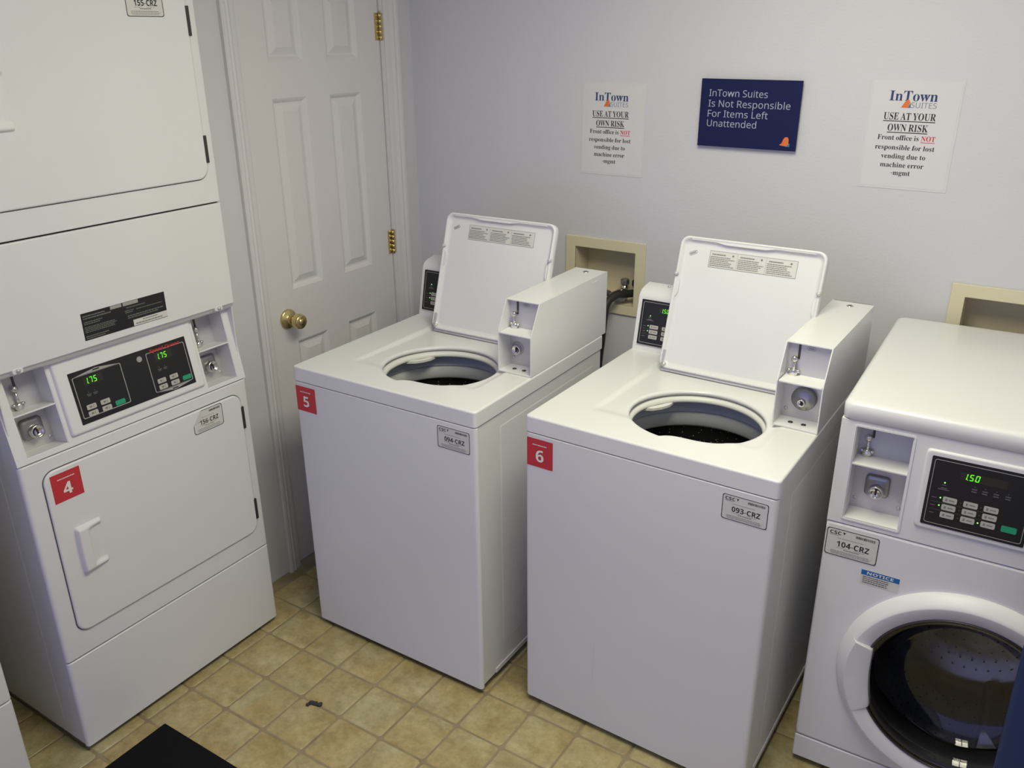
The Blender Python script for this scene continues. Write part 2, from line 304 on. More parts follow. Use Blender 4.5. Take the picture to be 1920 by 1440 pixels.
(1,83,369,[193,486,151,483,114,471,83,454,60,429,45,400,40,364,48,314,72,276,110,246,164,222,203,207,232,192,253,178,267,163,274,145,277,123,270,91,249,66,216,51,169,46,131,48,94,54,61,64,34,74,34,16,60,7,91,-1,127,-5,166,-7,236,2,291,29,326,72,337,128,333,163,322,191,303,214,278,233,245,251,171,281,144,294,125,308,111,323,104,341,101,363,107,392,124,414,153,428,192,433,223,431,253,426,281,418,307,408,326,459,297,470,266,479,231,484]),
(1,84,373,[7,480,7,426,156,426,156,0,217,0,217,426,366,426,366,480]),
(1,85,491,[60,480,60,171,72,98,107,42,164,5,243,-7,301,-1,348,16,384,44,410,80,425,122,430,169,430,480,370,480,370,169,363,120,341,80,303,54,246,46,191,54,152,78,129,117,121,169,121,480]),
(1,97,377,[193,366,159,364,126,357,96,347,71,335,89,291,136,310,163,316,190,318,222,314,245,301,260,277,265,238,265,217,203,215,127,206,73,183,41,148,31,100,39,52,63,19,100,0,144,-7,185,-3,216,7,241,25,265,51,268,51,279,0,322,0,322,245,314,300,291,337,251,359],[154,167,211,174,264,176,264,144,256,98,234,66,200,47,158,41,132,44,110,55,97,73,92,99,98,130,118,152]),
(1,98,413,[57,510,57,0,99,0,111,46,116,46,134,26,158,9,189,-3,228,-7,288,5,335,40,366,99,376,180,366,261,335,319,288,354,228,366,189,362,158,351,134,333,116,312,116,510],[169,309,218,317,291,283,315,181,309,121,291,78,261,51,219,42,169,51,138,78,122,121,122,242,138,284]),
(1,100,413,[297,510,297,314,278,334,254,351,223,363,185,367,125,355,78,319,47,261,37,179,47,98,77,40,124,5,185,-7,223,-3,254,9,278,27,297,48,300,48,308,0,356,0,356,510],[152,308,193,318,244,309,275,282,292,238,298,179,298,168,292,113,274,74,243,50,194,42,152,51,122,78,104,121,98,178,104,235,122,280]),
(1,101,379,[196,367,151,361,112,344,81,316,57,279,42,232,37,177,42,122,59,76,85,40,120,14,162,-2,210,-7,245,-5,274,-1,301,6,328,17,328,69,301,58,274,50,245,45,213,44,165,52,129,76,107,115,98,169,345,169,345,204,340,250,327,290,305,322,276,347,239,362],[195,318,234,311,261,290,277,257,283,216,99,216,109,259,129,291,158,312]),
(1,102,231,[190,514,141,506,104,483,81,443,73,383,73,362,10,342,10,314,73,314,73,0,132,0,132,314,223,314,223,360,132,360,132,383,136,420,147,446,165,460,191,465,244,455,260,502]),
(1,105,173,[74,493,62,486,55,474,52,457,55,441,62,429,74,422,100,422,111,429,119,441,122,457,119,474,111,486,100,493],[57,360,57,0,116,0,116,360]),
(1,108,173,[57,510,57,0,116,0,116,510]),
(1,109,628,[223,367,192,363,162,353,137,336,117,311,113,311,105,360,57,360,57,0,116,0,116,187,121,242,137,283,166,309,212,317,268,296,286,232,286,0,345,0,345,199,350,250,367,287,397,309,442,317,497,296,515,232,515,0,574,0,574,234,566,295,543,335,505,359,452,367,418,363,386,352,358,333,336,306,333,306,293,352]),
(1,110,415,[230,367,197,363,165,353,138,336,117,311,113,311,105,360,57,360,57,0,116,0,116,187,122,242,139,283,171,309,222,317,282,295,302,230,302,0,361,0,361,234,352,295,328,335,287,359]),
(1,111,406,[204,367,135,355,82,318,48,260,37,181,42,125,58,79,84,42,117,15,157,-1,202,-7,271,6,325,42,359,101,370,181,365,236,349,282,324,318,290,345,250,361],[155,308,203,317,251,308,283,281,303,238,309,181,303,123,283,80,251,52,203,42,156,52,123,80,104,123,98,181,104,238,123,281]),
(1,112,413,[228,367,189,363,158,351,135,333,116,311,113,311,105,360,57,360,57,-161,116,-161,116,46,135,26,159,9,190,-3,228,-7,288,5,335,41,366,100,376,181,366,262,335,320,288,355],[218,317,261,308,291,280,309,237,315,181,312,143,305,110,291,82,273,60,249,47,219,42,169,51,138,78,122,122,116,181,116,192,123,247,140,286,171,309]),
(1,114,277,[225,367,190,361,160,345,135,322,115,294,112,294,105,360,57,360,57,0,116,0,116,192,120,226,131,256,147,280,169,298,194,309,260,308,267,363]),
(1,115,322,[169,367,115,360,72,342,44,312,34,271,38,244,48,223,64,206,86,191,113,177,200,140,217,129,233,107,234,94,229,72,214,55,188,45,149,41,118,43,87,50,35,70,35,16,83,-1,113,-5,148,-7,207,0,253,20,282,53,291,99,288,126,279,147,263,165,242,180,215,193,129,229,111,239,99,249,93,261,91,275,95,293,110,307,133,315,165,318,191,317,216,312,264,296,284,343,258,353,231,360,201,365]),
(1,116,242,[86,443,62,366,11,343,11,314,62,314,62,105,65,66,77,37,94,16,115,3,140,-4,167,-7,228,4,228,49,155,46,137,57,125,77,121,106,121,314,225,314,225,360,121,360,121,443]),
(1,117,415,[53,360,53,124,61,65,86,25,127,1,184,-7,218,-3,250,6,277,23,298,48,301,48,310,0,358,0,358,360,299,360,299,173,293,117,276,76,243,51,193,42,133,64,113,128,113,360]),
(1,119,528,[7,361,106,1,173,1,238,203,289,203,351,1,420,1,520,361,460,361,359,158,297,361,232,361,118,169,69,361]),
(2,45,216,[27,206,27,154,189,154,189,206]),
(2,48,384,[191,487,136,480,93,457,62,421,40,373,28,312,24,240,34,137,64,59,116,10,191,-7,247,1,290,23,321,59,343,107,355,168,359,240,349,344,318,422,266,471],[191,405,223,395,244,363,255,312,259,240,255,168,244,116,223,85,191,75,159,86,139,117,128,168,125,240,128,312,139,363,159,395]),
(2,49,384,[194,480,40,357,89,296,179,373,176,0,277,0,277,480]),
(2,50,384,[197,486,157,484,123,476,95,465,70,451,26,418,81,353,109,373,136,389,162,398,189,402,213,398,232,388,244,370,248,345,245,322,238,300,225,278,206,254,147,192,27,71,27,0,362,0,362,85,153,85,153,90,215,148,254,186,287,220,313,252,333,284,345,319,349,357,344,392,330,423,308,449,278,469,241,482]),
(2,51,384,[183,486,134,483,92,473,57,458,26,439,73,369,116,393,143,401,175,404,207,401,228,390,240,373,244,350,242,332,235,317,223,304,204,294,175,288,136,285,99,285,99,208,136,208,176,206,206,200,227,192,241,180,249,164,251,146,246,115,229,93,199,79,153,74,123,76,90,82,57,92,26,105,26,19,90,0,164,-7,225,-2,274,12,311,35,337,65,352,100,357,140,350,183,327,216,291,238,240,251,240,253,280,268,313,293,336,327,343,372,332,420,300,456,249,479]),
(2,52,384,[222,480,11,170,11,99,216,99,216,0,315,0,315,99,373,99,373,178,315,178,315,480],[216,178,101,178,189,311]),
(2,53,384,[60,480,42,235,83,214,155,224,227,206,251,152,245,118,227,94,198,81,158,76,127,78,93,85,60,95,33,107,33,19,60,8,91,0,125,-5,162,-7,245,4,305,38,341,91,353,161,348,204,333,240,310,269,279,289,243,302,201,306,140,300,149,394,320,394,320,480]),
(2,54,384,[264,485,209,481,162,469,124,450,93,425,69,396,51,362,38,325,30,285,25,245,24,203,29,138,47,85,75,44,110,16,152,-1,199,-7,266,4,318,38,351,90,362,160,353,224,325,272,282,302,225,312,188,308,160,296,137,278,121,256,117,256,122,298,132,334,151,364,178,387,218,401,271,406,328,399,328,480],[178,231,199,234,228,229,248,214,260,190,264,158,259,121,245,95,224,80,197,75,175,78,157,89,142,105,132,124,126,145,124,167,127,183,134,199,145,213,160,224]),
(2,55,384,[18,480,18,394,255,394,75,0,181,0,362,416,362,480]),
(2,56,384,[192,486,153,482,117,473,85,457,60,435,44,406,38,371,44,331,61,299,86,273,116,251,80,229,50,201,30,166,24,122,35,68,67,28,121,2,192,-7,239,-3,280,9,313,29,339,55,355,87,360,124,356,154,346,180,329,203,308,222,284,239,259,253,293,274,321,299,339,331,345,370,340,406,324,435,300,457,268,473,232,482],[169,408,191,412,215,408,233,399,246,383,250,363,245,339,232,321,214,307,192,296,170,308,151,322,138,340,134,363,138,383,150,399],[159,193,187,209,255,159,263,144,266,127,261,103,247,84,224,72,191,68,159,72,136,85,122,104,118,128,122,153,137,175]),
(2,57,384,[185,485,117,474,65,441,32,388,21,318,31,254,58,206,101,176,156,167,197,171,225,183,246,201,263,222,267,222,262,181,251,144,233,114,205,92,166,77,113,73,55,79,55,-2,120,-7,175,-3,221,9,260,28,290,53,315,83,333,117,346,154,354,193,358,234,360,275,354,340,336,393,309,434,273,462,231,479],[160,399,187,404,209,400,227,390,241,374,251,355,257,333,259,311,257,295,250,280,239,266,224,255,206,247,185,244,156,249,136,265,124,288,120,320,124,357,138,383]),
(2,67,428,[264,486,197,478,141,455,97,417,65,367,46,307,39,239,45,170,62,110,91,61,133,24,187,1,255,-7,291,-5,324,-1,355,7,386,18,386,103,323,85,293,80,264,78,209,88,172,120,151,171,144,238,151,306,175,358,212,391,264,402,290,399,317,392,371,370,404,453,371,467,335,477,300,484]),
(2,69,376,[60,480,60,0,336,0,336,84,162,84,162,208,324,208,324,291,162,291,162,396,336,396,336,480]),
(2,73,261,[21,480,21,422,80,395,80,85,21,58,21,0,240,0,240,58,181,85,181,395,240,422,240,480]),
(2,78,546,[60,480,60,0,151,0,151,260,145,363,148,363,357,0,486,0,486,480,394,480,394,253,399,120,397,120,189,480]),
(2,79,535,[268,487,196,479,139,456,95,420,63,371,45,311,39,241,45,171,63,111,95,61,139,24,196,1,267,-7,339,1,396,24,440,61,471,110,490,171,496,240,490,310,471,370,440,420,396,456,339,479],[212,392,268,402,323,392,361,359,382,308,389,240,382,173,361,122,323,89,267,79,212,89,175,122,153,173,146,240,153,308,175,359]),
(2,81,535,[268,487,196,479,139,456,95,420,63,371,45,311,39,241,45,171,63,111,95,61,139,24,196,1,267,-7,275,-7,363,-114,493,-114,377,15,430,50,467,101,488,165,496,240,490,310,471,370,440,420,396,456,339,479],[212,392,268,402,323,392,361,359,382,308,389,240,382,173,361,122,323,89,267,79,212,89,175,122,153,173,146,240,153,308,175,359]),
(2,82,443,[60,480,60,0,162,0,162,184,216,184,330,0,443,0,302,209,325,221,346,237,365,256,379,278,388,305,392,336,380,399,345,444,285,471,200,480],[162,396,193,396,236,393,266,382,283,362,289,333,283,304,267,283,238,271,195,267,162,267]),
(2,83,370,[199,486,131,477,80,450,47,407,36,350,39,319,48,293,61,272,77,253,187,189,217,172,237,153,244,128,240,108,228,92,207,81,175,77,138,80,102,90,31,117,31,22,95,1,167,-7,242,3,297,31,332,76,343,133,340,168,329,196,312,220,289,241,260,259,158,313,141,330,136,353,140,373,151,388,170,398,195,402,223,400,249,394,308,373,341,453,305,467,270,478,235,484]),
(2,84,389,[13,480,13,395,144,395,144,0,245,0,245,395,375,395,375,480]),
(2,90,389,[22,480,22,396,246,396,16,66,16,0,373,0,373,84,137,84,367,414,367,480]),
(2,100,425,[273,510,277,320,259,341,236,358,207,370,171,373,114,361,69,325,40,265,30,183,40,101,69,41,113,5,169,-7,204,-3,233,9,255,27,273,48,277,48,296,0,373,0,373,510],[202,292,240,285,263,264,275,229,275,128,262,98,239,79,203,73,173,80,150,100,136,134,132,181,136,229,150,264,173,285]),
(2,101,397,[203,373,155,368,113,352,78,325,52,288,36,240,30,181,36,123,54,76,83,40,121,14,166,-2,218,-7,257,-5,290,0,320,8,347,19,347,97,317,84,287,75,257,70,223,68,185,74,157,92,139,121,132,158,368,158,368,207,357,278,324,330,271,363],[178,298,204,302,235,297,257,280,269,256,274,225,134,225,141,259,156,283]),
(2,110,441,[261,373,227,370,196,361,168,344,148,320,142,320,129,367,52,367,52,0,152,0,152,173,157,224,169,262,193,286,232,293,258,289,277,274,287,249,291,214,291,0,391,0,391,239,382,300,355,342,314,365]),
(2,112,425,[257,373,221,369,192,357,170,340,152,319,148,319,134,367,52,367,52,-161,152,-161,152,-13,151,13,147,40,152,40,169,23,191,8,218,-3,254,-7,310,5,355,42,385,102,395,184,385,266,357,325,312,361],[157,239,170,269,191,287,224,293,276,266,293,185,289,138,276,103,255,82,226,75,190,82,168,103,156,138]),
(2,117,441,[50,367,50,128,59,67,86,25,127,1,181,-7,214,-4,245,6,273,23,293,47,299,47,312,0,389,0,389,367,289,367,289,194,285,142,272,104,248,81,210,73,183,78,165,93,154,118,150,152,150,367])]
def unpack():
    return {'sib'[r[0]]+chr(r[1]): (r[2], [list(zip(l[0::2], l[1::2])) for l in r[3:]]) for r in GLYPHS}
GL = unpack(); CAP = {'s': 455, 'i': 480, 'b': 480}
_tc = {}
def tmesh(t, font='i'):
    key = (t, font)
    if key in _tc: return _tc[key]
    V = []; F = []; x = 0; cap = CAP[font]
    for ch in t:
        if ch == ' ': x += .36*cap; continue
        a, LL = GL[font+ch]; loops = [[Vector((x+p[0], p[1], 0)) for p in l] for l in LL]
        b = len(V); tri = tessellate_polygon(loops)
        V += [(p.x/cap, p.y/cap) for l in loops for p in l]
        F += [[b+q for q in f] for f in tri]; x += a
    x0 = min(p[0] for p in V); x1 = max(p[0] for p in V)
    _tc[key] = ([(p[0]-x0, p[1]) for p in V], F, x1-x0); return _tc[key]
def text(g, t, u, v, h, n, width=None, align='l', T=None, m=0, font='i', dirv=(1, 0)):
    V, F, wd = tmesh(t, font); sx = h if width is None else width/wd
    off = {'l': 0, 'c': -wd*sx/2, 'r': -wd*sx}[align]
    dx, dy = dirv
    V3 = [(u+(a*sx+off)*dx-b*h*dy, v+(a*sx+off)*dy+b*h*dx, n) for a, b in V]
    F2 = []
    for f in F:     # face outwards
        a, b, c = (V[f[0]], V[f[1]], V[f[2]])
        F2.append(f if (b[0]-a[0])*(c[1]-a[1])-(b[1]-a[1])*(c[0]-a[0]) > 0 else f[::-1])
    g.add(V3, F2, T, False, m); return wd*sx

SEG = {'0': 'abcdef', '1': 'bc', '5': 'afgcd', '7': 'abc'}
def sevenseg(g, s_, u, v, h, n, T, m=0):
    wd = h*.52; t = h*.13; pitch_ = h*.74; sh = .12; x = u
    for ch in s_:
        if ch == '.':
            P = [(x-.21*h, v-.01*h), (x-.10*h, v-.01*h), (x-.10*h, v+.11*h), (x-.21*h, v+.11*h)]; g.flat(P, n, T, m); continue
        R = {'a': (t*.6, h-t, wd-t*.6, h), 'g': (t*.8, h/2-t/2, wd-t*.8, h/2+t/2), 'd': (t*.6, 0, wd-t*.6, t),
             'b': (wd-t, h/2+t*.3, wd, h-t*.4), 'c': (wd-t, t*.4, wd, h/2-t*.3), 'f': (0, h/2+t*.3, t, h-t*.4), 'e': (0, t*.4, t, h/2-t*.3)}
        for q in SEG[ch]:
            a, b, c, d = R[q]
            g.flat([(x+p+sh*r, v+r) for p, r in ((a, b), (c, b), (c, d), (a, d))], n, T, m)
        x += pitch_*(1.06 if ch == '1' else 1)

def empty(name, loc, rz=0, label=None, cat=None, group=None, kind=None):
    o = bpy.data.objects.new(name, None); o.empty_display_size = .1; COL.objects.link(o)
    o.location = loc; o.rotation_euler = (0, 0, rz)
    tag(o, label, cat, group, kind); return o
def tag(o, label=None, cat=None, group=None, kind=None):
    if label: o['label'] = label
    if cat: o['category'] = cat
    if group: o['group'] = group
    if kind: o['kind'] = kind
    return o

def grid_plate(g, u0, u1, v0, v1, holes, n0, n1, T=None, m=0):
    """flat plate with rectangular openings"""
    us = sorted({u0, u1, *[h[0] for h in holes], *[h[2] for h in holes]}); vs = sorted({v0, v1, *[h[1] for h in holes], *[h[3] for h in holes]})
    us = [x for x in us if u0 <= x <= u1]; vs = [x for x in vs if v0 <= x <= v1]
    solid = lambda i, j: 0 <= i < len(us)-1 and 0 <= j < len(vs)-1 and not any(
        h[0]-1e-6 <= us[i] and us[i+1] <= h[2]+1e-6 and h[1]-1e-6 <= vs[j] and vs[j+1] <= h[3]+1e-6 for h in holes)
    for i in range(len(us)-1):
        for j in range(len(vs)-1):
            if not solid(i, j): continue
            a, b, c, d = us[i], vs[j], us[i+1], vs[j+1]
            g.add([(a, b, n1), (c, b, n1), (c, d, n1), (a, d, n1)], [(0, 1, 2, 3)], T, False, m)
            g.add([(a, b, n0), (c, b, n0), (c, d, n0), (a, d, n0)], [(3, 2, 1, 0)], T, False, m)
            for di, dj, p, q in ((-1, 0, (a, d), (a, b)), (1, 0, (c, b), (c, d)), (0, -1, (a, b), (c, b)), (0, 1, (c, d), (a, d))):
                if not solid(i+di, j+dj):
                    g.add([(*p, n0), (*q, n0), (*q, n1), (*p, n1)], [(0, 1, 2, 3)], T, False, m)
    return g

# ------------------------------------------------------------------ the room
RW = 2.75      # right wall
g = G(); g.box((-.75, -4.2, -.03), (RW+.1, .1, -.0005)); floor = g.build('floor', GROUT, kind='structure')
g = G(); g.box((-.75, -4.2, 2.44), (RW+.1, .1, 2.5)); ceiling = g.build('ceiling', CEIL, kind='structure')
# back wall with the two openings for the outlet boxes
BOXES = [(.690, .925, .940, 1.130), (1.925, .925, 2.175, 1.130)]
g = G(FR); grid_plate(g, -.1, RW+.1, -.02, 2.45, BOXES, -.11, 0); wall_back = g.build('wall_back', WALL, kind='structure')
g = G(sideframe(RW)); g.box((-4.2, -.02, 0), (.0, 2.45, .1)); wall_right = g.build('wall_right', WALL, kind='structure')
# left wall: u = world y, n = world +x
WL = Matrix(((0, 0, 1, 0), (1, 0, 0, 0), (0, 1, 0, 0), (0, 0, 0, 1)))
D0, D1 = -.796, -.170
g = G(WL); grid_plate(g, -1.03, 0, -.02, 2.45, [(D0-.004, -.02, D1+.004, 2.036)], -.11, 0)
g.box((-1.13, -.02, -.72), (-1.03, 2.45, -.0))            # return into the dryer alcove
g.box((-4.2, -.02, -.72), (-1.03, 2.45, -.66))            # back of the alcove
wall_left = g.build('wall_left', WALL, kind='structure')

# floor tiles
TP, TX, TY = .1517, .2036, -.9858
def tile_mesh(seed):
    rnd = random.Random(seed); a = TP/2-.0030; r = .011; P = rrect(-a, -a, a, a, r, 3)
    P2 = []
    for i, (x, y) in enumerate(P): P2.append((x+rnd.uniform(-.0011, .0011), y+rnd.uniform(-.0011, .0011)))
    g = G(); sc = lambda k: [(x*k, y*k) for x, y in P2]
    g.loft([[(x, y, -.0008) for x, y in sc(1)], [(x, y, .0008) for x, y in sc(.985)], [(x, y, .0016) for x, y in sc(.95)]], smooth=True)
    me = bpy.data.meshes.new('tile'); me.from_pydata(g.v, [], g.f); me.materials.append(TILE)
    me.polygons.foreach_set('use_smooth', [True]*len(g.f)); me.update(); return me, g
TM = [tile_mesh(i) for i in range(6)]
under = [(.33, -.97, .95, 0), (1.10, -.92, 1.70, 0), (1.82, -.72, 2.75, 0), (-.7, -1.73, .15, -1.09), (-.7, -4, .15, -1.92), (.28, -3, 1.15, -1.6)]
stuff = G()
rr = random.Random(3)
for i in range(-7, 18):
    for j in range(-7, 24):
        x = TX+TP*(i+.5); y = TY-TP*(j-.5)
        if x < -.66 or x > RW or y < -4.1 or y > 0 or (x < 0 and y > -1.03): continue
        vis = -2.05 < y and x < 1.8 and not any(a < x-.075 and x+.075 < c and b < y-.075 and y+.075 < d for a, b, c, d in under)
        me, gg = TM[rr.randrange(6)]; rz = rr.randrange(4)*PI/2
        if vis:
            o = bpy.data.objects.new('tile', me); COL.objects.link(o); o.parent = floor; o.location = (x, y, 0); o.rotation_euler = (0, 0, rz)
        else:
            stuff.add(gg.v, gg.f, Matrix.Translation((x, y, 0)) @ Matrix.Rotation(rz, 4, 'Z'), True)
stuff.build('floor_tiles', TILE, floor, kind='stuff')

# ceiling light (two diffuser panes)
cl = empty('ceiling_light', (LX, LY, 2.44), 0, 'warm white twin panel fluorescent fixture on the ceiling', 'light fixture')
g = G(); grid_plate(g, -.31, .31, -.6, .6, [(-.285, -.57, -.015, .57), (.015, -.57, .285, .57)], -.05, 0); g.build('fixture_frame', CEIL, cl, bevel=.003)
for dx in (-.15, .15):
    g = G(); g.box((dx-.134, -.569, -.04), (dx+.134, .569, -.03)); g.build('diffuser', DIFF, cl)

# ------------------------------------------------------------------ door in the left wall
door = empty('door_1', (0, 0, 0), PI/2, kind='structure')
PAN = []
for u0, u1 in ((-.687, -.541), (-.435, -.285)):
    for z0, z1 in ((.25, .842), (1.024, 1.631), (1.738, 1.948)): PAN.append((u0, z0, u1, z1))
g = G(FR); grid_plate(g, D0, D1, .012, 2.032, PAN, -.036, -.004); g.build('door_slab', DOORP, door)
for u0, z0, u1, z1 in PAN:
    g = G(FR); L_ = []
    for ins, n in ((0, -.004), (.006, -.007), (.014, -.0145), (.020, -.0145), (.040, -.0065), (.0405, -.006)):
        L_.append([(a, b, n) for a, b in ((u0+ins, z0+ins), (u1-ins, z0+ins), (u1-ins, z1-ins), (u0+ins, z1-ins))])
    g.loft(L_); g.build('door_panel', DOORP, door)
g = G(FR); g.lathe([(.0, -.004), (.034, -.004), (.034, .001), (.030, .004), (.016, .007), (.013, .012), (.0125, .026), (.017, .030), (.025, .038), (.0265, .050), (.024, .060), (.0215, .0625), (.0, .0630)], -.722, .930, k=36)
kn = g.build('door_knob', BRASS, door, label='round brass door knob')
g = G(FR); g.lathe([(.0, .0632), (.012, .0632), (.012, .0642), (0, .0642)], -.722, .930, k=20); g.build('knob_button', BRASS, kn)
for z in (1.839, 1.086, .25):
    g = G(FR); g.box((-.190, z-.044, -.0045), (-.1705, z+.044, -.0025))
    g.box((-.1675, z-.044, -.002), (-.152, z+.044, .0012))
    for q in range(5):
        a = z-.044+q*.0176; g.tube([(-.1675, a+.0008, .003), (-.1675, a+.0168, .003)], .0052, 12)
    g.tube([(-.1675, z+.044, .003), (-.1675, z+.050, .003)], .0035, 10)
    g.build('hinge', BRASS, door, label='brass hinge')

def casing(name, u0, u1, top):
    prof = [(0, 0), (0, .013), (.004, .0165), (.012, .0165), (.020, .0125), (.026, .0145), (.036, .0095), (.050, .0075), (.057, .005), (.057, 0)]
    g = G(FR); s = 1 if u1 > u0 else -1; W_ = abs(u1-u0)/.057
    loops = [[(u1-s*a*W_ if False else u0+s*(.057-a)*W_, z, n) for a, n in prof] for z in (0.0, top)]
    g.loft(loops, cap0=True, cap1=True); return g
trim = empty('trim_1', (0, 0, 0), PI/2, kind='structure')
casing('c', -.800, -.857, 2.10).build('casing_board', TRIMP, trim)
casing('c', -.150, -.078, 2.10).build('casing_board', TRIMP, trim)
g = G(FR); g.box((-.857, 2.044, 0), (-.078, 2.10, .0165)); g.build('casing_head', TRIMP, trim, bevel=.003)
g = G(FR); g.box((-.8015, 0, -.1), (-.797, 2.04, .002)); g.box((-.1665, 0, -.1), (-.150, 2.04, .0005)); g.box((-.8, 2.035, -.1), (-.15, 2.046, .002)); g.build('door_jamb', TRIMP, trim)

# ------------------------------------------------------------------ shared pieces of the machines
def service_sticker(parent, u0, v0, u1, v1, code, n, T, folded=False):
    w_, h_ = u1-u0, v1-v0; r = h_*.08
    m = [LABELP, INK, INKG]
    if folded: P = [(u0+r, v0), (u1-r, v0), (u1, v0+r), (u1, v1-r), (u1-r, v1), (u0+w_*.30, v1), (u0, v0+h_*.42), (u0, v0+r)]
    else: P = rrect(u0, v0, u1, v1, r, 3)
    g = G(T); g.prism(P, n, n+.0003); lab = g.build('service_sticker', m, parent, label='white sticker printed %s' % code)
    g = G(T)
    cu, cv = (u0+u1)/2, (v0+v1)/2
    I = [(cu+(a-cu)*(1-.03), cv+(b-cv)*(1-.045)) for a, b in P]
    g.ring(P, I, n+.0003, n+.0006, m=0)
    t = n+.0006
    if not folded:
        text(g, 'CSC', u0+.06*w_, v1-.21*h_, .12*h_, t, width=.22*w_, font='b')
        g.flat([(u0+.32*w_, v1-.11*h_), (u0+.335*w_, v1-.20*h_), (u0+.35*w_, v1-.11*h_)], t)
        g.flat([(u0+.30*w_, v1-.09*h_), (u0+.37*w_, v1-.09*h_), (u0+.335*w_, v1-.14*h_)], t)
        g.flat(rrect(u0+.06*w_, v1-.25*h_, u0+.24*w_, v1-.235*h_, 0), t, m=1)
    rb = random.Random(5); x = u0+.56*w_
    while x < u0+.93*w_:
        d = rb.choice((.006, .010, .014))*w_; g.flat([(x, v1-.19*h_), (x+d, v1-.19*h_), (x+d, v1-.10*h_), (x, v1-.10*h_)], t); x += d+rb.choice((.006, .009))*w_
    text(g, code, u0+.53*w_, v0+.36*h_, .20*h_, t, width=.62*w_, align='c', font='b')
    for k, (a, b, y, th) in enumerate(((.22, .72, .66, .014), (.22, .42, .31, .012), (.55, .76, .31, .012), (.36, .66, .25, .03), (.12, .86, .17, .018), (.10, .90, .13, .012), (.12, .88, .095, .012), (.14, .86, .065, .01))):
        x = u0+a*w_
        while x < u0+b*w_:
            d = rb.uniform(.02, .07)*w_; e = min(x+d, u0+b*w_)
            g.flat([(x, v0+y*h_), (e, v0+y*h_), (e, v0+(y+th)*h_), (x, v0+(y+th)*h_)], t, m=1); x = e+.009*w_
    g.build('lettering', [INK, INKG], lab)
    if folded:
        g = G(T); a, b, c = (u0+w_*.30, v1), (u0, v0+h_*.42), (u0+w_*.27, v0+h_*.60)
        g.add([(*a, n+.0006), (*b, n+.0006), (*c, n+.004)], [(0, 1, 2)]); g.build('folded_corner', LABELS, lab)
    return lab

def number_sticker(parent, u0, v0, u1, v1, num, n, T):
    g = G(T); g.prism(rrect(u0, v0, u1, v1, 0), n, n+.0003)
    st = g.build('number_sticker', RED, parent, label='red square sticker with white numeral %s' % num)
    g = G(T); h_ = v1-v0; cu = (u0+u1)/2
    text(g, num, cu, v0+h_*.20, h_*.42, n+.0006, align='c', font='b')
    rb = random.Random(2); x = u0+h_*.22
    while x < u1-h_*.22:
        d = rb.uniform(.025, .05)*h_; g.flat([(x, v1-.23*h_), (x+d, v1-.23*h_), (x+d, v1-.195*h_), (x, v1-.195*h_)], n+.0006); x += d+.014*h_
    g.build('lettering', WHITEP, st); return st

def coin_bay_parts(parent, u0, v0, u1, v1, vs, depth, T, style='square', n_front=0, lab=True, rim=True, du=0, dl=0):
    """recessed coin slide compartment above a lock compartment"""
    w_ = u1-u0
    g = G(T)
    t = .002
    g.box((u0, v0, -depth), (u0+t, v1, n_front-.001)); g.box((u1-t, v0, -depth), (u1, v1, n_front-.001))
    g.box((u0, v1-t, -depth), (u1, v1, n_front-.001)); g.box((u0, v0, -depth), (u1, v0+t, n_front-.001))
    g.build('coin_recess', PANELBODY, parent)
    bay_insides(parent, u0, v0, u1, v1, vs, depth, T, style, n_front, rim, None, du, dl)

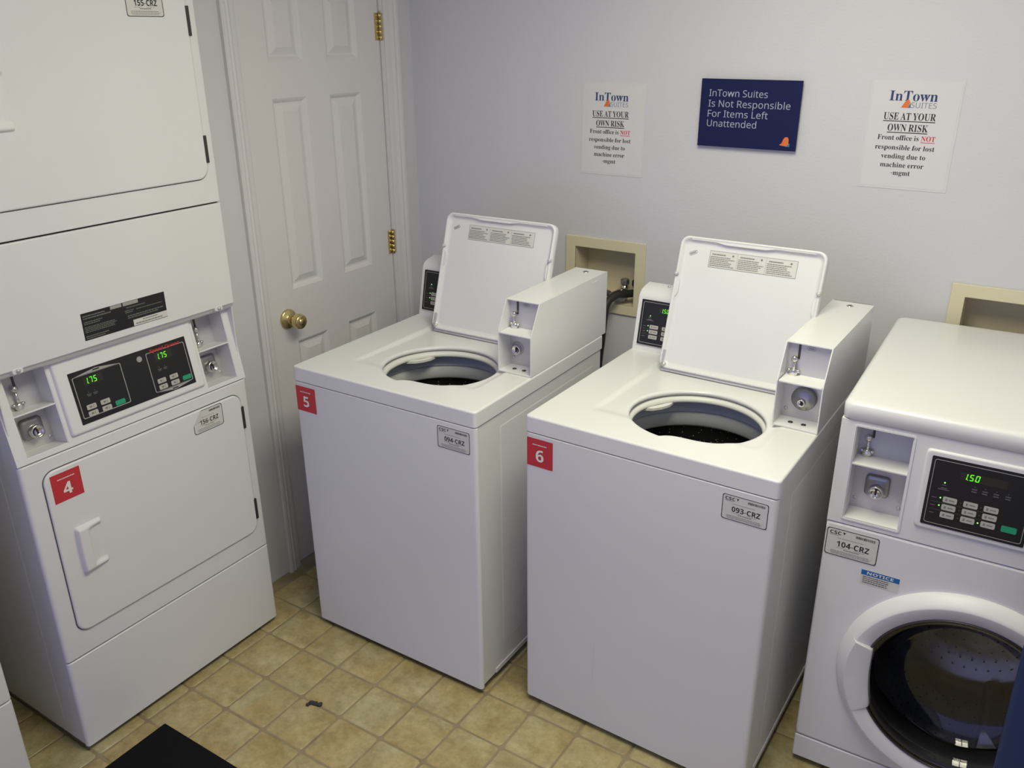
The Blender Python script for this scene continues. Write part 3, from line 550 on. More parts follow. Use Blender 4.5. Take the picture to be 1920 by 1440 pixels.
def bay_insides(parent, u0, v0, u1, v1, vs, depth, T, style='square', n_front=0, rim=False, shelf_n=None, du=0, dl=0):
    w_ = u1-u0; d = -depth
    if rim:
        g = G(T); g.ring(rrect(u0-.004, v0-.004, u1+.004, v1+.004, .007, 4), rrect(u0, v0, u1, v1, .003, 4), n_front-.001, n_front+.0022)
        g.build('recess_rim', PANELBODY, parent)
    g = G(T); g.box((u0, v0, d-.003), (u1, vs-.002, d)); g.build('lock_plate', STEEL, parent, label='bare metal plate behind the lock')
    g = G(T); g.box((u0, vs, d-.003), (u1, v1, d+.001)); g.build('coin_slide_plate', PLATE, parent, label='grey plate behind the coin slide')
    g = G(T); g.box((u0+.0015, vs-.002, d), (u1-.0015, vs+.002, (n_front-.0015) if shelf_n is None else shelf_n)); g.build('divider_shelf', PANELBODY, parent, bevel=.0006)
    # coin slide: slot, boss, rod, foot
    su = u0+w_*.26+du; ku = u0+w_*.19+du; hh = v1-vs
    g = G(T); g.prism(rrect(su-.0026, vs+hh*.50, su+.0026, v1-.002, .001, 2), d+.001, d+.003)
    sl = g.build('coin_slot', DARKM, parent, label='dark vertical coin slot')
    g = G(T); g.lathe([(.0, d+.018), (.0045, d+.0178), (.0075, d+.015), (.008, d+.010), (.005, d+.006), (.005, d+.001)], ku, vs+hh*.52, k=20)
    g.tube([(ku, vs+hh*.50, d+.010), (ku+.001, vs+hh*.10, d+.011)], .0034, 12)
    g.lathe([(.0, d+.016), (.007, d+.0155), (.0105, d+.012), (.0105, d+.006), (.004, d+.001)], ku, vs+hh*.10, k=20)
    for s in (-1, 1): g.lathe([(0, d+.012), (.004, d+.011), (.004, d+.001)], ku+s*.011, vs+hh*.15, k=12)
    g.build('coin_slide', CHROME, parent, label='shiny metal coin slide arm')
    g = G(T)
    O = circ(u0+w_*.52, v1-hh*.14, .005, 24, ru=.011); I = circ(u0+w_*.52, v1-hh*.14, .0043, 24, ru=.0103)
    g.ring(O, I, d+.001, d+.0014)
    for q in range(4): g.flat(rrect(u0+w_*.52-.006+q*.0032, v1-hh*.14-.0018, u0+w_*.52-.0038+q*.0032, v1-hh*.14+.0018, 0), d+.0013)
    g.build('oval_mark', INKG, parent, kind='stuff')
    # lock
    lu = u0+w_*.47+dl; lv = v0+(vs-v0)*.46
    if style == 'square':
        g = G(T); r = .0265
        L_ = []
        for ins, n in ((0, d), (.0, d+.007), (.003, d+.010), (.010, d+.0115)):
            L_.append([(a, b, n) for a, b in rrect(lu-r+ins, lv-r+ins+.006, lu+r-ins, lv+r-ins+.006, .009-ins*.4, 4)])
        g.loft(L_, smooth=True)
        g.build('lock_housing', BOSS, parent)
        lr, ln = .0165, .028
    elif style == 'round':
        g = G(T); g.lathe([(.030, d), (.030, d+.012), (.0275, d+.016), (.0, d+.0165)], lu+.004, lv+.006, k=36); g.build('lock_housing', BOSS, parent)
        lr, ln = .0105, .022
    else:
        g = G(T); g.lathe([(.020, d), (.020, d+.002), (.0, d+.0022)], lu, lv, k=28); g.build('lock_housing', STEEL, parent)
        lr, ln = .0145, .014
    g = G(T); g.lathe([(lr, d), (lr, d+ln-.002), (lr-.0015, d+ln), (lr-.004, d+ln), (lr-.0045, d+ln-.002), (0, d+ln-.002)], lu+.001, lv-.002, k=30)
    lk = g.build('lock_cylinder', CHROME, parent, label='round chrome lock cylinder')
    g = G(T); g.prism(rrect(lu-.001, lv-.008, lu+.003, lv+.004, .0015, 2), d+ln-.002, d+ln-.001)
    g.build('keyhole', INK, parent)
    for s, q in ((-1, .16), (1, .14)):
        g = G(T); g.lathe([(.005, d), (.0045, d+.002), (0, d+.003)], (u0+u1)/2+s*w_*.40, v0+(vs-v0)*q+.004, k=16); g.build('screw', STEEL, parent)

def keys(g, spots, w_, h_, n, T, m=0):
    for u, v in spots: g.prism(rrect(u-w_/2, v-h_/2, u+w_/2, v+h_/2, h_*.18, 2), n, n+.0007, T, m)

def washer_display(parent, u0, v1, w_, h_, T, n):
    """black control panel with three columns of keys; u0,v1 = top left corner. Parts under parent."""
    k = h_/.165
    g = G(T); g.prism(rrect(u0, v1-h_, u0+w_, v1, .002, 2), n-.001, n+.001); g.build('display_panel', BLACK, parent, label='black glossy display panel')
    n += .001
    U = lambda x: u0+x; V = lambda y: v1-y*k
    g = G(T); i = .006
    g.ring(rrect(u0+i, v1-h_+i, u0+w_-i, v1-i, .005, 4), rrect(u0+i+.0012, v1-h_+i+.0012, u0+w_-i-.0012, v1-i-.0012, .0042, 4), n-.0003, n+.0003)
    g.build('panel_outline', GREYL, parent)
    g = G(T); g.flat(rrect(U(.059), V(.042), U(.148), V(.023), .001, 2), n+.0003); g.build('display_window', LCD, parent)
    g = G(T); sevenseg(g, '1.50', U(.064), V(.040), .0150*k, n+.0005, T); g.build('display_digits', LED, parent, label='lit green digits reading 1.50')
    rows = (.096, .1145, .133); cols = (.049, .089, .128)
    for r_, y in enumerate(rows):
        for c_, x in enumerate(cols):
            g = G(T); keys(g, [(U(x), V(y))], .0275, .0135*k, n, T); g.build('button', BTN, parent)
    g = G(T)
    rb = random.Random(4)
    for y in rows:
        for x in cols:
            q = U(x)-.009; g.flat(rrect(q, V(y)-.003*k, q+.004, V(y)+.003*k, 0), n+.0009); g.flat(rrect(q+.007, V(y)-.0012, q+.018, V(y)+.0014, 0), n+.0009)
    g.build('button_print', INKG, parent, kind='stuff')
    g = G(T); keys(g, [(U(.1675), V(.132))], .029, .0145*k, n, T); g.build('start_button', GREEN, parent, label='green start button')
    for x, y in ((.033, .057), (.030, .094), (.030, .1125), (.109, .133)):
        g = G(T); g.prism(circ(U(x), V(y), .0016, 10), n, n+.0008); g.build('indicator_lamp', LEDW, parent, label='tiny lit green indicator lamp')
    g = G(T)
    for y in (.1055, .1240): g.flat(rrect(U(.012), V(y)-.0003, U(.116), V(y)+.0003, 0), n+.0002)
    for y in rows: g.flat(rrect(U(.013), V(y)-.0008, U(.0225), V(y)+.001, 0), n+.0002)
    for x in (.070, .109):
        for y in rows: g.prism(circ(U(x), V(y), .0011, 8), n, n+.0003)
    for a, b, y in ((.028, .036, .063), (.027, .039, .070), (.022, .044, .0735)): g.flat(rrect(U(a), V(y)-.001, U(b), V(y)+.001, 0), n+.0002)
    for x in (.090, .110, .131, .153):
        g.prism(circ(U(x), V(.052), .0011, 8), n, n+.0003)
        for q in (.058, .0635): g.flat(rrect(U(x)-.005, V(q)-.0013, U(x)+.005, V(q)+.0013, 0), n+.0002)
    g.build('panel_print', DIM, parent)

def small_print(g, u0, v0, u1, v1, rows, n, T, seed=1, fill=1.0, m=0):
    rb = random.Random(seed); h_ = (v1-v0)/rows
    for r_ in range(rows):
        x = u0; e = u0+(u1-u0)*rb.uniform(.7, 1.0)*fill; y = v1-(r_+.75)*h_
        while x < e:
            d = rb.uniform(.03, .10)*(u1-u0); q = min(x+d, e); g.flat([(x, y), (q, y), (q, y+h_*.5), (x, y+h_*.5)], n, T, m); x = q+.012*(u1-u0)

# ------------------------------------------------------------------ top loading washer
W, H, D, LID = .6533, .9155, .7205, .0458
def top_loader(loc, rz, num, code, label, lock, lock_style):
    root = empty('washing_machine', loc, rz, label, 'washing machine', 'top-loading coin washers')
    # cabinet: hollow shell
    g = G(XY); g.ring(rrect(.003, .013, W-.003, D-.012, 0), rrect(.006, .016, W-.006, D-.015, 0), .030, H-LID-.002)
    cab = g.build('cabinet', ENAMEL_SIDE, root)
    for T, x in ((sideframe(W-.003), 0), (lsideframe(.003), 1)):
        a, b = (.119, .66) if not x else (-.66, -.119)
        g = G(T); L_ = [[(p, q, n) for p, q in rrect(a+i, .105+i, b-i, .831-i, .004, 2)] for i, n in ((0, 0), (.003, .0008), (.006, .0010))]
        g.loft(L_, smooth=True); g.build('side_panel', ENAMEL_SIDE, cab)
        g = G(T); a, b = (.076, .70) if not x else (-.70, -.076)
        g.box((a, .030, 0), (b, .046, .004)); g.build('bottom_rail', ENAMEL_SIDE, cab, bevel=.0015)
    g = G(XY); g.box((.02, .03, .028), (W-.02, D-.03, .034)); g.build('base_pan', STEEL, root)
    g = G(XY); P = rrect(0, 0, W, .030, .0, 0)
    g.prism([(0.0, .011), (.0015, .0055), (.0055, .0015), (.011, 0), (W-.011, 0), (W-.0055, .0015), (W-.0015, .0055), (W, .011), (W, .0135), (0, .0135)], .020, H-LID-.002)
    g.build('front_panel', ENAMEL, root, bevel=.0035, seg=3)
    for x in (.05, W-.05):
        for y in (.05, D-.05):
            g = G(XY); g.lathe([(.018, 0), (.018, .012), (.006, .014), (.006, .030)], x, y, k=16, cap0=True, cap1=True); g.build('foot', RUBBER, root, label='black levelling foot')
    # deck with round opening and a shallow well for the lid
    HC = (.362, .243); R0 = .170
    def hole_r(a):
        a = (a+PI) % (2*PI)-PI; d = math.degrees(a)
        if -98 < d < -48:
            t = (d+98)/50; return R0-.021*(math.sin(PI*t**.55))**1.3
        return R0
    DR = .0055
    def outline(ins, rc=.010):
        u0, v0, u1, v1 = ins, ins, W-ins, D-ins; r = max(rc-ins, .003); P = []
        per = [(u0+r, v0, u1-r, v0), (u1, v0+r, u1, v1-r), (u1-r, v1, u0+r, v1), (u0, v1-r, u0, v0+r)]
        cc = [(u1-r, v0+r, -PI/2), (u1-r, v1-r, 0), (u0+r, v1-r, PI/2), (u0+r, v0+r, PI)]
        for q in range(4):
            a = per[q]
            for i in range(44): t = i/44; P.append((a[0]+(a[2]-a[0])*t, a[1]+(a[3]-a[1])*t))
            c = cc[q]
            for i in range(6): t = i/6*PI/2+c[2]; P.append((c[0]+r*math.cos(t), c[1]+r*math.sin(t)))
        return P
    sst = lambda a, b, x: (lambda t: t*t*(3-2*t))(max(0, min(1, (x-a)/(b-a))))
    def dz(x, y):
        return -.010*sst(.121, .137, x)*(1-sst(.545, .57, x))*(.55*sst(.115, .155, y)+.45*sst(.12, .40, y))*(1-sst(.560, .585, y))
    O0 = outline(DR); ang = [math.atan2(p[1]-HC[1], p[0]-HC[0]) for p in O0]
    loops = []
    hp = [(HC[0]+hole_r(a)*math.cos(a), HC[1]+hole_r(a)*math.sin(a)) for a in ang]
    grow = lambda e: [(HC[0]+(hole_r(a)+e)*math.cos(a), HC[1]+(hole_r(a)+e)*math.sin(a)) for a in ang]
    for e, z in ((.014, -.014), (.004, -.013), (.0, -.009), (.0005, -.0045), (.004, -.001)):
        loops.append([(x, y, H+z+dz(x, y)) for x, y in grow(e)])
    st = grow(.010); NR = 62
    for q in range(NR+1):
        t = (q/NR)
        L_ = []
        for (a, b), (c, d) in zip(st, O0):
            x, y = a+(c-a)*t, b+(d-b)*t; L_.append((x, y, H+dz(x, y)))
        loops.append(L_)
    for k in range(1, 6):
        a = k/5*PI/2; ins = DR-DR*math.sin(a); loops.append([(x, y, H-DR+DR*math.cos(a)) for x, y in outline(ins)])
    for z in (H-DR-.0006, H-.02, H-LID+.002, H-LID+.0015): loops.append([(x, y, z) for x, y in outline(0)])
    loops.append([(x, y, H-LID) for x, y in outline(.0015)]); loops.append([(x, y, H-LID) for x, y in outline(.012)])
    g = G(XY); g.loft(loops, cap1=False, smooth=True); g.build('top_deck', ENAMEL, root)
    # tub
    g = G(XY); g.lathe([(.210, H-.024), (.178, H-.0255), (.169, H-.028), (.1640, H-.033), (.1630, H-.038), (.165, H-.042), (.170, H-.044), (.200, H-.045)], *HC, k=72); g.build('tub_ring', TUBW, root, label='white plastic splash ring in the opening')
    g = G(XY); g.lathe([(.228, H-.030), (.212, H-.046), (.205, H-.072), (.199, H-.080), (.199, H-.083)], *HC, k=72); g.build('tub_cover', TUBB, root, label='blue-grey plastic tub cover')
    g = G(XY); g.lathe([(.212, H-.084), (.200, H-.086), (.196, H-.094), (.198, H-.122), (.203, H-.128), (.210, H-.129)], *HC, k=72); g.build('balance_ring', TUBG, root, label='grey balance ring')
    g = G(XY); g.lathe([(.213, H-.127), (.214, .50), (.205, .46), (.15, .44), (.0, .44)], *HC, k=72); g.build('wash_basket', SPECK, root, label='black speckled wash basket')
    g = G(XY)
    g.lathe([(.17, .45), (.12, .475), (.06, .52), (.05, .60), (.045, .72), (.032, .745), (.0, .75)], *HC, k=32)
    for q in range(4):
        a = q*PI/2+.3; c, s = math.cos(a), math.sin(a)
        T2 = Matrix(((c, -s, 0, HC[0]), (s, c, 0, HC[1]), (0, 0, 1, 0), (0, 0, 0, 1))) @ Matrix(((1, 0, 0, 0), (0, 0, 1, 0), (0, 1, 0, 0), (0, 0, 0, 1)))
        g.prism([(.03, .45), (.16, .45), (.15, .49), (.08, .54), (.055, .66), (.03, .68)], -.004, .004, T2)
    g.build('agitator', TUBW, root)
    # dispenser lug on the ring
    g = G(XY); a0 = math.radians(150)
    pts = [(HC[0]+r*math.cos(a), HC[1]+r*math.sin(a)) for r, a in ((.170, a0-.30), (.152, a0-.18), (.146, a0), (.152, a0+.18), (.170, a0+.30))]
    g.prism(pts, H-.047, H-.040); g.build('dispenser_cup', TUBW, root)
    # lid: leans back on its hinge
    LU0, LU1, LV = .143, .548, .379
    tl = math.atan2(.11, .35)
    T = frame((0, .492, H+.001), tl)
    def lo(i): return rrect(LU0+i, 0+i, LU1-i, LV-i, .024-i*.7, 6)
    g = G(T)
    L_ = [[(a, b, n) for a, b in lo(i)] for i, n in ((.004, -.016), (.0, -.012), (0, .0), (.0, .009), (.0015, .0115), (.004, .012), (.0065, .011), (.009, .007), (.012, .002), (.018, .0))]
    g.loft(L_, cap0=True, cap1=True, smooth=True)
    lid = g.build('lid', ENAMEL, root, label='open white lid leaning back')
    g = G(T)     # wavy stiffening step along the upper edge
    P = [(LU0+.03, LV-.010), (LU0+.10, LV-.010), (LU0+.13, LV-.015), (LU0+.24, LV-.015), (LU0+.27, LV-.010), (LU1-.03, LV-.010), (LU1-.03, LV-.005), (LU0+.03, LV-.005)]
    g.prism(P, .001, .0105); g.build('lid_lip', ENAMEL, lid, bevel=.002)
    for s, u in ((-1, LU0+.004), (1, LU1-.004)):
        g = G(T); g.lathe([(.0062, .009), (.0062, .0155), (.0045, .018), (0, .0185)], u, .270, k=16); g.build('lid_bumper', PLATE, lid, label='grey round lid bumper')
        g = G(T); g.prism([(u-s*.004, .20), (u-s*.012, .22), (u-s*.012, .25), (u-s*.004, .262)], .001, .009); g.build('bumper_gusset', ENAMEL, lid, bevel=.002)
    g = G(T); g.prism(rrect(LU0+.007, .012, LU0+.012, .052, .002, 3), .004, .0125); g.lathe([(.007, .006), (.007, .013), (0, .0135)], LU0+.014, .010, k=16); g.build('lid_hinge', STEEL, lid, label='steel hinge at the lid corner')
    g = G(XY); g.tube([(LU0+.006, .492, H-.004), (LU1-.006, .492, H-.004)], .0045, 10); g.build('hinge_rod', ENAMEL, root)
    # instruction label on the lid
    q0, q1, b0, b1 = LU0+.087, LU0+.331, .301, .347
    g = G(T); g.flat(rrect(q0, b0, q1, b1, .001, 2), .0006); il = g.build('instruction_label', LABELP, lid, label='long white label with three blocks of fine print')
    g = G(T); g.ring(rrect(q0, b0, q1, b1, .001, 2), rrect(q0+.0008, b0+.0008, q1-.0008, b1-.0008, .001, 2), .0006, .0009)
    g.build('label_border', INKG, lid)
    g = G(T)
    for c_ in range(3):
        a = q0+.003+c_*.080; small_print(g, a, b0+.003, a+.074, b1-.014, 6, .0009, T, seed=c_+3)
        small_print(g, a+.004, b1-.013, a+.050, b1-.006, 1, .0009, T, seed=c_+9, m=0)
        g.flat(circ(a+.064, b1-.009, .0030, 10), .0009)
        if c_: g.flat(rrect(a-.0035, b0+.002, a-.003, b1-.002, 0), .0009)
    g.build('label_print', INKG, lid)
    g = G(T); c, s = math.cos(.45), math.sin(.45)
    T3 = T @ Matrix.Translation((LU0+.038, LV-.045, 0)) @ Matrix.Rotation(.45, 4, 'Z')
    g.ring(rrect(-.011, -.0045, .012, .0045, .002, 2), rrect(-.0102, -.0037, .0112, .0037, .0016, 2), .0004, .0008, T3)
    for q in range(4): g.flat(rrect(-.008+q*.0043, -.002, -.005+q*.0043, .002, 0), .0008, T3)
    g.build('corner_mark', INKG, lid)
    # control head, left rear
    tl2 = math.atan2(.036, .168); T = frame((0, .590, H), tl2)
    S2 = lambda P, x0, x1: P
    prof = [(.590, H-.004), (.590+.002, H+.004), (.6235, H+.157), (.628, H+.168), (.638, H+.176), (.655, H+.182), (.690, H+.188), (.703, H+.184), (.708, H+.172), (.708, H-.004)]
    YZ = Matrix(((0, 0, 1, 0), (1, 0, 0, 0), (0, 1, 0, 0), (0, 0, 0, 1)))
    g = G(YZ); g.prism([(a, b) for a, b in prof], .004, .272)
    head = g.build('control_head', PLASTIC, root, bevel=.004, seg=3)
    washer_display(head, .020, .156, .196, .136, T, .0030)
    g = G(XY); g.lathe([(.005, H+.186), (.004, H+.189), (0, H+.190)], .08, .675, k=14); g.build('top_screw', STEEL, head)
    # coin box, right side
    cb0, cb1 = .5415, .6515; y0, ys, y1 = .278, .324, .738; zt, zs = H+.204, H+.117
    side = [(y0, H+.001), (y0, zs), (ys, zt), (y1, zt), (y1, H+.001)]
    sideI = side
    g = G(YZ)
    for a in (cb0, cb1-.0025): g.prism([(p, q) for p, q in side], a, a+.0025)
    g.prism([(ys, zt), (ys, zt-.0025), (y1, zt-.0025), (y1, zt)], cb0+.0024, cb1-.0024)
    g.prism([(y1, zt), (y1-.0025, zt), (y1-.0025, H+.001), (y1, H+.001)], cb0+.0024, cb1-.0024)
    g.prism([(y0, H+.001), (y0, H+.004), (y1, H+.004), (y1, H+.001)], cb0+.0024, cb1-.0024)
    box = g.build('coin_box', ENAMEL, root, label='white sheet metal coin box with sloping open front')
    T = frame((0, y0, H))
    bay_insides(box, cb0+.0025, .004, cb1-.0025, .2015, .1165, .062, T, lock_style, 0, False, shelf_n=-.001, dl=(-.024 if lock_style == 'plain' else 0))
    for x in (.578, .610):
        g = G(XY); g.lathe([(.0062, H+.004), (.0062, H+.0052), (0, H+.0054)], x, .308, k=16); g.build('floor_hole', DARKM, box)
    g = G(XY); g.lathe([(.0095, zt), (.0095, zt+.001), (.0075, zt+.0022), (.0055, zt+.0022), (.005, zt+.0010), (0, zt+.0008)], .597, .697, k=24); g.build('top_lock', CHROME, box, label='small chrome lock on top of the box')
    g = G(XY); g.lathe([(.0045, zt+.0008), (.004, zt+.0022), (0, zt+.0024)], .597, .697, k=12); g.build('top_lock_core', DARKM, box)
    g = G(sideframe(cb1)); g.prism(rrect(.645, zt-.017, .675, zt-.014, .0015, 2), 0, .0008); g.build('rolled_notch', ENAMEL, box)
    # stickers
    number_sticker(root, .006, .777, .083, .856, num, .0004, FR)
    service_sticker(root, .530, .790, .635, .853, code, .0004, FR)
    return root

A = top_loader((.3048, -1.0026, 0), .0018, '5', '094-CRZ', 'white top-loading washer with red number 5 sticker, lid open, beside the door', None, 'plain')
B = top_loader((1.0725, -.9421, 0), -.0214, '6', '093-CRZ', 'white top-loading washer with red number 6 sticker, lid open, in the middle', None, 'round')
# light scratches on the middle washer's front
g = G(FR)
for x, z, dx, dz_ in ((.215, .17, .004, .13), (.20, .45, .03, .01), (.43, .33, .05, .02)): g.flat([(x, z), (x+.0008, z), (x+dx+.0008, z+dz_), (x+dx, z+dz_)], .0003)
g.build('scratch', mat('scuffed_enamel', (.66, .66, .66), .6), B)

# ------------------------------------------------------------------ front loading washer
CW, CH, CD = .683, 1.0497, .716
def front_loader(loc, rz):
    root = empty('washing_machine', loc, rz, 'white front-loading washer with round dark glass door and digital display', 'washing machine')
    g = G(XY); g.prism([(.003, .0175), (.006, .0175), (.006, CD-.004), (CW-.006, CD-.004), (CW-.006, .0175), (CW-.003, .0175), (CW-.003, CD), (.003, CD)], .028, CH-.043); g.build('cabinet', ENAMEL_SIDE, root)
    # top
    T = XY; L_ = []
    for ins, z in ((.02, CH-.042), (.003, CH-.042), (.0, CH-.040), (-.001, CH-.02), (-.0008, CH-.009), (.002, CH-.004), (.0055, CH-.0012), (.011, CH), (.02, CH), (.06, CH-.0005)):
        L_.append([(a, b, z) for a, b in rrect(ins, ins-.004, CW-ins, CD-ins, .022, 6)])
    g = G(T); g.loft(L_, cap0=False, cap1=True, smooth=True)
    g.build('top_panel', ENAMEL, root)
    # console
    cz0, cz1 = .7445, CH-.043
    bu0, bv0, bu1, bv1, bvs = .033, .760, .153, .994, .900
    g = G(FR); grid_plate(g, .0, CW, cz0, cz1, [(bu0, bv0, bu1, bv1)], -.018, .0)
    con = g.build('console', PANELBODY, root)
    coin_bay_parts(con, bu0, bv0, bu1, bv1, bvs, .062, FR, 'square')
    g = G(FR); L_ = [[(a, b, n) for a, b in rrect(.181+i, .786+i, .408-i, .978-i, .008, 4)] for i, n in ((0, 0), (.0015, .004), (.004, .0055), (.0075, .005))]
    g.loft(L_, smooth=True); g.build('panel_frame', PANELBODY, con)
    washer_display(con, .194, .965, .200, .166, FR, .0055)
    # front panel with round opening
    RC = (.3435, .375); ro = .232
    fz0, fz1 = .094, .7415
    P = []
    K = 96
    def rect_ray(a, u0, v0, u1, v1):
        c, s = math.cos(a), math.sin(a); t = 1e9
        if c > 1e-9: t = min(t, (u1-RC[0])/c)
        if c < -1e-9: t = min(t, (u0-RC[0])/c)
        if s > 1e-9: t = min(t, (v1-RC[1])/s)
        if s < -1e-9: t = min(t, (v0-RC[1])/s)
        return RC[0]+t*c, RC[1]+t*s
    angs = sorted([2*PI*i/K for i in range(K)]+[math.atan2(y-RC[1], x-RC[0]) % (2*PI) for x in (.0, CW) for y in (fz0, fz1)])
    lp = [[(RC[0]+ro*math.cos(a), RC[1]+ro*math.sin(a), -.018) for a in angs], [(RC[0]+ro*math.cos(a), RC[1]+ro*math.sin(a), 0) for a in angs]]
    ins = .006
    lp.append([(*rect_ray(a, ins, fz0+ins, CW-ins, fz1-ins), 0) for a in angs])
    lp.append([(*rect_ray(a, ins*.3, fz0+ins*.3, CW-ins*.3, fz1-ins*.3), -.0018) for a in angs])
    lp.append([(*rect_ray(a, 0, fz0, CW, fz1), -.006) for a in angs])
    lp.append([(*rect_ray(a, 0, fz0, CW, fz1), -.018) for a in angs])
    g = G(FR)
    for i in range(len(lp)-1): g.loft([lp[i], lp[i+1]], cap1=False, smooth=i in (2, 3))
    g.build('front_panel', ENAMEL, root)
    g = G(FR); g.box((0, .020, -.018), (CW, .091, 0)); g.build('kick_panel', ENAMEL, root, bevel=.004)
    for x in (.05, CW-.05):
        for y in (.05, CD-.05):
            g = G(XY); g.lathe([(.018, 0), (.018, .012), (.006, .014), (.006, .030)], x, y, k=16, cap0=True, cap1=True); g.build('foot', RUBBER, root, label='black levelling foot')
    # door ring with proud handle sector
    K = 180; loops = []
    a1, a2 = math.radians(160), math.radians(209)
    def hs(a):
        return 1.0 if a1 <= a <= a2 else 0.0
    AA = sorted([2*PI*i/K for i in range(K)]+[a1-.003, a1+.003, a2-.003, a2+.003, a1-.001, a2+.001])
    prof = [(.272, .0), (.2722, .005), (.269, .012), (.262, .021), (.255, .028), (.249, .0325), (.246, .0330), (.228, .0262), (.2165, .0220), (.213, .0195), (.212, .006)]
    for k, (r, n) in enumerate(prof):
        L_ = []
        for a in AA:
            h = hs(a); t = max(0, min(1, (a-a1)/(a2-a1)))
            bell = math.sin(PI*min(1, max(0, t)))**.6 if h else 0
            rr_, nn = r, n
            if h and k >= 5:
                f = (k-4)/6; nn = n+.010*(1-t*.75)*min(1, f*2) if k < 10 else n
                if k >= 7: rr_ = r-.020*(.25+.75*bell)*(1 if k >= 8 else .5)
            L_.append((RC[0]+rr_*math.cos(a), RC[1]+rr_*math.sin(a), nn))
        loops.append(L_)
    g = G(FR); g.loft(loops, cap1=False, smooth=True)
    me_door = g.build('porthole_door', PLASTIC, root, label='white round door ring with moulded grip')
    es = me_door.modifiers.new('edges', 'EDGE_SPLIT'); es.split_angle = math.radians(50)
    g = G(FR); g.lathe([(.2135, .012), (.2135, .022), (.2105, .024), (.2085, .022), (.2085, .010)], *RC, k=96); g.build('glass_trim', DARKM, me_door, label='dark metal rim around the glass')
    g = G(FR)
    out = [(.212, .016), (.205, .019), (.196, .014), (.186, -.01), (.176, -.04), (.158, -.062), (.125, -.075), (.07, -.082), (.0, -.084)]
    inn = [(r, n-.006) for r, n in out[::-1]]
    g.lathe(out+inn, *RC, k=96); g.build('door_glass', GLASS, me_door, label='dark round glass bowl')
    g = G(FR); g.lathe([(.231, -.001), (.222, -.004), (.215, -.010), (.212, -.03), (.206, -.045), (.205, -.075), (.215, -.085)], *RC, k=96); g.build('door_gasket', GASKET, root, label='dark grey rubber gasket')
    g = G(FR); g.lathe([(.208, -.088), (.214, -.094), (.236, -.110), (.240, -.13), (.241, -.20), (.240, -.27), (.236, -.36), (.22, -.385), (.12, -.395), (.06, -.40), (0, -.402)], *RC, k=96)
    drum = g.build('drum', STEELD, root, label='perforated steel drum')
    g = G(FR)
    for j in range(9):
        n = -.14-.026*j
        for i in range(56):
            a = 2*PI*(i+.5*(j % 2))/56; r = .2385
            c, s = math.cos(a), math.sin(a); V = []
            for q in range(6):
                b = 2*PI*q/6; V.append((RC[0]+r*c-s*.0026*math.cos(b), RC[1]+r*s+c*.0026*math.cos(b), n+.0026*math.sin(b)))
            g.add(V, [list(range(6))])
    for j in range(6):
        rj = .05+.028*j
        for i in range(int(rj*220)):
            a = 2*PI*i/int(rj*220); g.flat(circ(RC[0]+rj*math.cos(a), RC[1]+rj*math.sin(a), .0026, 6), -.383+.0 if rj > .13 else -.390)
    g.build('drum_perforation', INK, drum, kind='stuff')
    for q in range(3):
        a = q*2*PI/3+.9; c, s = math.cos(a), math.sin(a)
        T2 = FR @ Matrix(((c, -s, 0, RC[0]), (s, c, 0, RC[1]), (0, 0, 1, 0), (0, 0, 0, 1))) @ Matrix(((1, 0, 0, 0), (0, 0, 1, 0), (0, 1, 0, 0), (0, 0, 0, 1)))
        g = G(T2)
        L_ = [[(.239, -.12, -.028), (.239, -.12, .028), (.239, -.37, .028), (.239, -.37, -.028)], [(.205, -.135, -.012), (.205, -.135, .012), (.205, -.36, .012), (.205, -.36, -.012)], [(.196, -.15, -.005), (.196, -.15, .005), (.196, -.35, .005), (.196, -.35, -.005)]]
        g.loft(L_, smooth=False); g.build('drum_lifter', STEELD, drum, bevel=.004)
    # stickers
    service_sticker(root, .0045, .655, .121, .727, '104-CRZ', .0006, FR)
    g = G(FR); g.prism(rrect(.093, .600, .177, .638, .0, 0), .0003, .0006); nt_ = g.build('notice_sticker', LABELP, root, label='small sticker with a blue NOTICE header')
    g = G(FR); g.flat(rrect(.0932, .6245, .1768, .6378, 0), .0008); g.build('notice_header', BLUEH, nt_)
    g = G(FR); text(g, 'NOTICE', .135, .6275, .0075, .0010, width=.058, align='c', font='b'); g.build('lettering', WHITEP, nt_)
    g = G(FR); small_print(g, .098, .602, .173, .6225, 4, .0008, FR, seed=8); g.build('notice_print', DIM, nt_)
    return root
Cm = front_loader((1.7938, -.756, 0), .0189)

